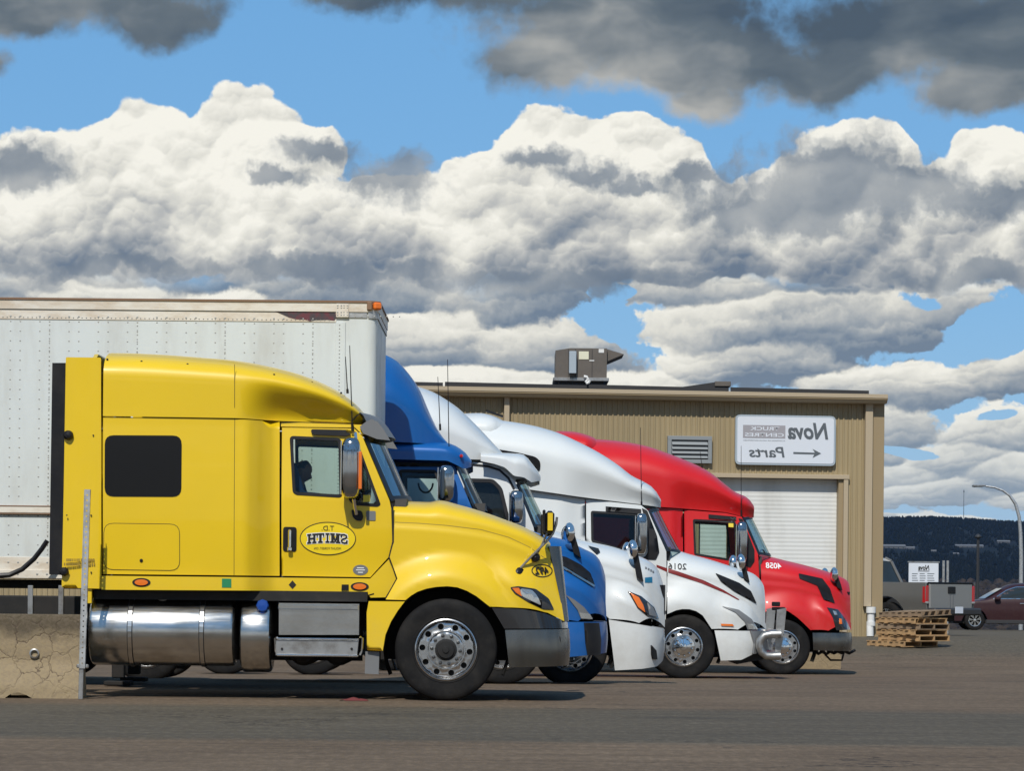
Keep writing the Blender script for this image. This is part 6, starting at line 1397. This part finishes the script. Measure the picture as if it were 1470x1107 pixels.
def pickup():
    # rear left flank and tailgate face the camera; local +x points forward
    Xr, Zr = at(1352, 915, 84.5); zg = gz(Xr, 85); yaw = R(136); L = 5.8
    root = empty('pickup_truck', (0, 0, zg), 'grey pickup with tailgate coloured as lit and red tail lights beside the workshop corner', 'pickup', rz=yaw)
    ca, sa = math.cos(yaw), math.sin(yaw); Xm, _ = at(1364, 880, 84.5); k_ = 1.1; root.scale = (k_, k_, k_); root.location.x = Xm+ca*2.9*k_; root.location.y = 84.5+sa*2.9*k_
    wb = lambda m, nm, mat: m.build(nm, mat, root)
    # bed box
    for sg in (-1, 1):
        ol = [(-2.9, .55), (-2.25, .55)]+[(-1.72+.53*math.cos(a), .42+.53*math.sin(a)) for a in np.linspace(math.pi*.93, math.pi*.07, 12)]+[(-.75, .55), (-.75, 1.28), (-2.9, 1.28)]
        skin('bed_side', ol, lambda x, z: (x, .98-.05*ss(.95-z, 0, .45)+.02*math.sin(3*(z-.5)), z), 'silver', root, (), (sg,), .1, .05)
        wl = MB(); wl.lathe([(.5, sg*.55), (.5, sg*.93)], (-1.72, 0, .42), 'y', 16, 0, math.pi); wb(wl, 'wheel_liner', 'dark')
        tl = MB(); tl.box((-2.85, sg*.93, .99), (.13, .14, .44), .03); wb(tl, 'tail_light', 'red_lens'); tl = MB(); tl.box((-2.863, sg*.931, .80), (.118, .125, .07), .02); wb(tl, 'reverse_light', 'lamp')
        ol = [(-.72, .50), (.75, .50), (.75, 1.22), (-.72, 1.28)]; skin('cab_flank', ol, lambda x, z: (x, .98-.05*ss(.95-z, 0, .45), z), 'silver', root, (), (sg,), .15, .03)
        ol = [(.77, .5), (1.25, .5)]+[(1.75+.5*math.cos(a), .42+.5*math.sin(a)) for a in np.linspace(math.pi*.93, math.pi*.07, 10)]+[(2.85, .5), (2.88, 1.05), (.77, 1.2)]; skin('front_fender', ol, lambda x, z: (x, .98-.05*ss(.95-z, 0, .45)-.12*ss(x, 2.2, 2.9), z), 'silver', root, (), (sg,), .12, .03)
    tg = MB(); tg.box((-2.9, 0, .95), (.07, 1.72, .62), .03); wb(tg, 'tailgate', 'tailgate'); h = MB(); h.box((-2.94, 0, 1.10), (.03, .3, .17), .02); wb(h, 'tailgate_handle', 'plastic')
    cap = MB(); cap.box((-2.9, 0, 1.275), (.09, 1.74, .03), .01); wb(cap, 'tailgate_cap', 'plastic')
    for y in (-.06, .06): MB().box((-2.936, y, .83), (.01, .05, .34), .004).build('tailgate_stripe', 'grey_plastic', root)
    bp = MB(); bp.box((-3.03, 0, .58), (.26, 1.9, .18), .04); wb(bp, 'rear_bumper', 'grey_dark'); lp = MB(); lp.box((-3.165, 0, .62), (.01, .32, .16), .004); wb(lp, 'licence_plate', 'sign_white')
    bd = MB(); bd.box((-1.8, 0, .62), (2.1, 1.75, .06)); bd.box((-.74, 0, .95), (.05, 1.8, .6)); wb(bd, 'bed_floor', 'grey_dark'); ch = MB(); ch.box((0, 0, .45), (5.4, .9, .22)); wb(ch, 'frame', 'dark')
    hd = MB(); hd.prism([(.77, 1.1), (.77, 1.22), (2.8, 1.08), (2.9, .98), (2.9, .45), (.77, .45)], -.86, .86); wb(hd, 'hood', 'silver')
    # cab upper: roof, pillars, glass
    rows = []
    for x, z, w in ((-.72, 1.26, .95), (-.60, 1.55, .87), (-.50, 1.80, .80), (-.36, 1.88, .74), (.1, 1.92, .73), (.5, 1.89, .74), (.75, 1.78, .78), (1.35, 1.24, .93)):
        rows.append([(x, -w, z), (x+.0, -w*.5, z+.02), (x, 0, z+.028), (x, w*.5, z+.02), (x, w, z)])
    MB().grid(rows[2:7]).build('roof', 'roof_pale', root); MB().grid(rows[:3]).build('rear_window', 'car_glass', root); MB().grid(rows[6:]).build('windshield', 'car_glass', root)
    for sg in (-1, 1):
        m = MB(); P = [(-.72, 1.26, .95), (-.5, 1.8, .80), (-.36, 1.88, .74), (.1, 1.92, .73), (.5, 1.89, .74), (.75, 1.78, .78), (1.35, 1.22, .95)]; m.add([(x, sg*w, z) for x, z, w in P]+[(.3, sg*.96, 1.24)], [(0, 1, 7), (1, 2, 7), (2, 3, 7), (3, 4, 7), (4, 5, 7), (5, 6, 7)]); m.build('side_window', 'car_glass', root)
        for a, b in ((0, 1), (1, 2), (5, 6)): MB().tube([(P[a][0], sg*(P[a][2]+.005), P[a][1]), (P[b][0], sg*(P[b][2]+.005), P[b][1])], .045, 6).build('pillar', 'silver', root)
    MB().tube([rows[0][0], rows[0][4]], .03, 6).build('window_sill', 'silver', root)
    bl = MB(); bl.box((-.47, 0, 1.87), (.05, .5, .06), .01); wb(bl, 'brake_light', 'red_lens')
    rg = MB(); e_ = [(-.685+.0, .28+.19*math.cos(a), 1.44+.13*math.sin(a)) for a in np.linspace(0.6, 5.6, 14)]; rg.tube([(-.72+.46*(z-1.26)*.48-.012, y, z) for x, y, z in e_], .018, 5); wb(rg, 'window_sticker', 'white_dot')
    for x in (-1.72, 1.75):
        for sg in (-1, 1): small_wheel(root, (x, sg*.85, .40), .40, .26, sg)
        MB().tube([(x, -.8, .4), (x, .8, .4)], .05, 6).build('axle', 'dark', root)
M['tailgate'] = pmat('silver_tailgate_lit', (.27, .27, .26), .4, .3, .3); M['roof_pale'] = pmat('pale_roof', (.34, .34, .33), .4)  # lighter copy of the silver: light on the tailgate put into its colour
pickup()
def car():
    D = 109.; xw, zw = at(1399.5, 896, D); zg = gz(xw, D+1); L = 4.75; root = empty('parked_car', (xw+1.38, D+.93, zg), 'dark maroon crossover parked beyond the grey pickup', 'car')
    prof = [(-L/2, .62), (-2.3, .82), (-1.9, .95), (-1.25, 1.04), (-1.0, 1.10), (-.45, 1.42), (0., 1.60), (.5, 1.64), (1.1, 1.62), (1.7, 1.50), (2.15, 1.18), (2.3, 1.02), (L/2, .75)]
    b, F, zs = car_shell(root, L, 1.86, prof, 'maroon', arches=((-1.38, .42), (1.38, .42)), belt=.98)
    f = lambda off: (lambda x, z: (x, invF(F, zs, x, z)+off, z))
    def invF(F, zs, x, z):
        a = zs(x)
        if z <= a: return F(x, z-a)[1]
        lo, hi = 0., 1.
        for _ in range(20):
            m = (lo+hi)/2
            if F(x, m)[2] < z: lo = m
            else: hi = m
        return F(x, lo)[1]
    gl = rounded([(-.78, 1.08), (-.28, 1.40), (.05, 1.51), (1.0, 1.53), (1.5, 1.42), (1.75, 1.10)], .05)
    for sg in (-1, 1):
        skin('side_window', gl, f(.004), 'car_glass', root, (), (sg,), .1, .003); skin('window_trim', [(p[0], p[1]) for p in gl], f(.007), 'chrome', root, [inset(gl, .022)], (sg,), .1, .003)
        MB().box((-.62, sg*1.0, 1.1), (.2, .18, .13), .04).build('mirror', 'maroon', root); MB().box((.25, sg*.94, .93), (.2, .03, .03), .008).build('door_handle', 'chrome', root); MB().box((1.1, sg*.94, .93), (.2, .03, .03), .008).build('door_handle', 'chrome', root)
        for px in (-.3, .55, 1.2): MB().box((px, sg*.927, .72), (.008, .012, .5)).build('door_gap', 'dark', root)
        MB().box((0, sg*.88, .30), (2.0, .08, .14), .02).build('sill', 'grey_dark', root)
        for x in (-1.38, 1.38): small_wheel(root, (x, sg*.80, .35), .35, .22, sg, 'lamp', 7)
    ws = MB(); ws.grid([[(x, y, z+.012) for y in np.linspace(-w, w, 9)] for x, z, w in ((-1.02, 1.09, .74), (-.72, 1.27, .68), (-.42, 1.44, .62))]); ws.build('windshield', 'car_glass', root)
    MB().box((0, 0, .36), (4.2, 1.5, .25)).build('underbody', 'dark', root)
car()
def street_lamp():
    D = 150.; x0, z0 = at(1466, 840, D); zg = gz(x0, D); root = empty('street_lamp', (x0, D, zg), 'tall pale street lamp with curved arm behind the maroon car', 'street lamp')
    w = lambda px, py: (at(px, py, D)[0]-x0, 0, at(px, py, D)[1]-zg)
    P = [(0, 0, 0), w(1466, 800), w(1465, 765), w(1463, 742), w(1458, 724), w(1450, 712), w(1440, 704.5), w(1428, 700), w(1415, 698.2)]
    MB().tube(P, [.11, .10, .09, .085, .08, .07, .06, .055, .05], 10).build('pole', 'pale_steel', root); a = w(1405, 697.6); MB().box((a[0], 0, a[2]), (.62, .26, .1), .03, ry=R(-2)).build('lamp_head', 'dull_steel', root); MB().box((a[0]-.03, 0, a[2]-.055), (.4, .2, .03), .01).build('lens', 'lamp', root); MB().box((0, 0, .1), (.4, .4, .2), .03).build('base', 'dull_steel', root)
street_lamp()
def yard_post():
    D = 185.; x0, _ = at(1403.5, 840, D); zg = gz(x0, D); root = empty('lamp_post', (x0, D, zg), 'slim dark lamp post standing behind the pickup tailgate', 'lamp post'); zt = at(1403.5, 772, D)[1]-zg
    MB().tube([(0, 0, 0), (0, 0, zt)], [.13, .08], 8).build('pole', 'grey_dark', root)
    MB().lathe([(.001, .16), (.12, .1), (.2, -.02), (.16, -.1), (.001, -.12)], (0, 0, zt+.06), 'z', 12).build('lamp_head', 'grey_dark', root); MB().box((0, 0, .1), (.45, .45, .2), .03).build('base', 'grey_dark', root)
yard_post()
def info_board():
    D = 92.; (x0, z1), (x1, z0) = at(1304.5, 807, D), at(1347, 843, D); xm = (x0+x1)/2; zg = gz(xm, D); root = empty('notice_board', (xm, D, zg), 'white lettered notice board on posts behind the grey pickup', 'sign'); a, b = x0-xm, x1-xm
    MB().box((0, 0, (z0+z1)/2-zg), (b-a, .05, z1-z0), .01).build('board', 'sign_white', root)
    for x in (a+.08, b-.08): MB().tube([(x, .06, 0), (x, .06, z1-zg)], .04, 8).build('post', 'pale_steel', root)
    for x in (b+.16, b+.28): MB().tube([(x, .1, 0), (x, .1, z1-zg+.05)], .035, 8).build('post', 'pale_steel', root)
    f = MB(); zt = z1-zg+.0; f.box((0, -.005, zt), (b-a+.06, .07, .035), .005); f.build('board_frame', 'dull_steel', root)
    (p, q), (r_, s) = at(1318, 811.5, D), at(1334, 819, D); link('lettering', text_mesh('Nova', r_-p, q-s, .03, .2), 'black_ink', root, ((p+r_)/2-xm, -.03, (q+s)/2-zg))
    MB().box(((p+r_)/2-xm, -.028, at(1326, 820.3, D)[1]-zg), (r_-p, .004, .018)).build('rule', 'black_ink', root)
    for i in range(5):
        for k, (u0, u1) in enumerate(((1309, 1318), (1320, 1329), (1331, 1342))):
            c, d_ = at(u0, 823.5+i*3.2, D), at(u1-random.uniform(0, 2.5), 824.6+i*3.2, D); MB().box(((c[0]+d_[0])/2-xm, -.028, (c[1]+d_[1])/2-zg), (d_[0]-c[0], .004, c[1]-d_[1])).build('text_line', 'grey_ink', root)
info_board()
# red rag on the asphalt by the front wheel
def rag():
    x, z = at(508, 999, 31.75); m = MB(); rows = [[(x-.14+.28*i/8+random.uniform(-.01, .01), 31.7+.12*j/4, gz(x, 31.7)+.006+max(0, .025*math.sin(math.pi*i/8)*math.sin(math.pi*j/4)+random.uniform(-.012, .012))) for i in range(9)] for j in range(5)]; m.grid(rows)
    M['rag'] = pmat('red_cloth', (.14, .025, .025), .9); tag(m.build('rag', 'rag'), 'crumpled red rag on the asphalt beside the yellow truck', 'rag')
rag()
# ------------------------------------------------------------------ far wood, houses, mast, air
M['leaf_far'] = pmat('far_conifers', (.008, .014, .014), .95, spec=.1, fn=lambda p: (mixc(sstep(noise(p, .05, 4, .6), .35, .65), (.003, .006, .008), (.007, .010, .011)), None))
M['bare_wood'] = pmat('bare_woodland', (.03, .024, .02), .95, spec=.1, fn=lambda p: (mixc(sstep(noise(p, .08, 4, .6), .35, .65), (.019, .017, .016), (.046, .035, .027)), None))
def wood_mass(name, label, n, xr, yr, hr, mat, cone=True, k=5):
    V = []; F = []; 
    for _ in range(n):
        y = rng.uniform(*yr); x = rng.uniform(*xr)*y/yr[1]; h = rng.uniform(*hr)
        if clear_spot(x, y): continue
        w = h*rng.uniform(.22, .34)*(1 if cone else 1.7); z = gz(x, y)-1; a0 = rng.uniform(0, 6)
        b = len(V)
        for lv, (rz, rw) in enumerate(((.08, .8), (.38, 1.), (.72, .55)) if cone else ((.2, .7), (.5, 1.05), (.82, .75))):
            for i in range(k): a = a0+2*math.pi*i/k; q = rw*w*rng.uniform(.75, 1.25); V.append((x+q*math.cos(a), y+q*math.sin(a), z+h*(rz+rng.uniform(-.05, .05))))
        V.append((x, y, z+h))
        for lv in range(2):
            for i in range(k): A = b+lv*k+i; B = b+lv*k+(i+1) % k; F.append((A, B, B+k, A+k))
        for i in range(k): F.append((b+2*k+i, b+2*k+(i+1) % k, b+3*k))
    me = bpy.data.meshes.new(name); me.from_pydata(V, [], F); o = link(name, me, mat); tag(o, label, None, kind='stuff')
HOUSES = []
def hit(px, py):
    dx, dy = px-PX0, py-HY; c, q = math.cos(ROLL), math.sin(ROLL); rx = (dx*c+dy*q)/FPX; rz = -(-dx*q+dy*c)/FPX
    for D in np.arange(1500, 5200, 10.):
        if gz(rx*D, D) >= HC+rz*D: return D, rx*D
    return 5000., rx*5000.
for h_ in ((1283, 788, 34, 8), (1306, 789, 14, 6), (1392, 787, 40, 7), (1340, 793, 8, 5), (1441, 780, 18, 6), (1372, 797, 9, 5)): HOUSES.append((*hit(h_[0], h_[1]), h_[2], h_[3]))
def clear_spot(x, y): return any(abs(x-hx) < pw*D/FPX*.7 and D-130 < y < D+30 for D, hx, pw, ph in HOUSES) or abs(y-2060+x*.15) < 85
wood_mass('conifer_forest', 'dark conifer forest covering the far ridge', 22000, (100, 1250), (2900, 5150), (4, 8), 'leaf_far')
wood_mass('valley_woodland', 'brown leafless woodland at the foot of the ridge', 7000, (60, 760), (1500, 2950), (5, 11), 'bare_wood', False)
M['house_wall'] = pmat('house_wall', (.085, .09, .095), .8); M['house_roof'] = pmat('house_roof', (.11, .115, .125), .8); M['house_win'] = pmat('house_window', (.03, .035, .04), .2)
def house(k, label):
    D, x, pw, ph = HOUSES[k]; w, h = pw*D/FPX, ph*D/FPX*.62; dp = w*.45; z = gz(x, D)-1.5; root = empty('house', (x, D, z), label, 'house', 'buildings below the ridge')
    MB().box((0, dp/2, h/2), (w, dp, h)).build('wall', 'house_wall', root); MB().prism([(-.5, h), (dp+.5, h), (dp/2, h+.55*h)], -w/2-.4, w/2+.4, 'yz').build('roof', 'house_roof', root)
    n = max(2, int(w/5))
    for i in range(n): MB().box((-w/2+(i+.5)*w/n, -.05, h*.55), (1.3, .08, 1.6)).build('window', 'house_win', root)
for k, l in enumerate(('long pale building on the slope beside the workshop corner', 'small pale house right of the long slope building', 'low wide pale building on the slope behind the lamp post', 'tiny pale cottage above the notice board', 'pale hillside house left of the street lamp pole', 'small pale house below the wide slope building')): house(k, l)
def mast():
    D = 4950.; x, z = at(1383.5, 731, D); zt = at(1383.5, 703, D)[1]; zg = gz(x, D); root = empty('radio_mast', (x, D, zg), 'thin radio mast standing on the far ridge', 'mast'); MB().tube([(0, 0, -2), (0, 0, zt-zg)], [.5, .3], 6).build('mast_pole', 'grey_dark', root); MB().box((0, 0, zt-zg-3), (1.6, 1.6, 2.), .2).build('antenna_head', 'grey_dark', root)
mast()
def haze():
    m = bpy.data.materials.new('haze'); m.use_nodes = True; t = m.node_tree; t.nodes.clear(); o = t.nodes.new('ShaderNodeOutputMaterial'); v = t.nodes.new('ShaderNodeVolumePrincipled')
    v.inputs['Color'].default_value = (.25, .50, 1., 1); v.inputs['Density'].default_value = 1.5e-5; v.inputs['Anisotropy'].default_value = .0; t.links.new(v.outputs[0], o.inputs['Volume'])
    b = MB().box((0, 3450, 60), (13400, 7120, 230)); q = b.build('haze', m); tag(q, 'thin blue haze over the valley', kind='stuff')
haze()
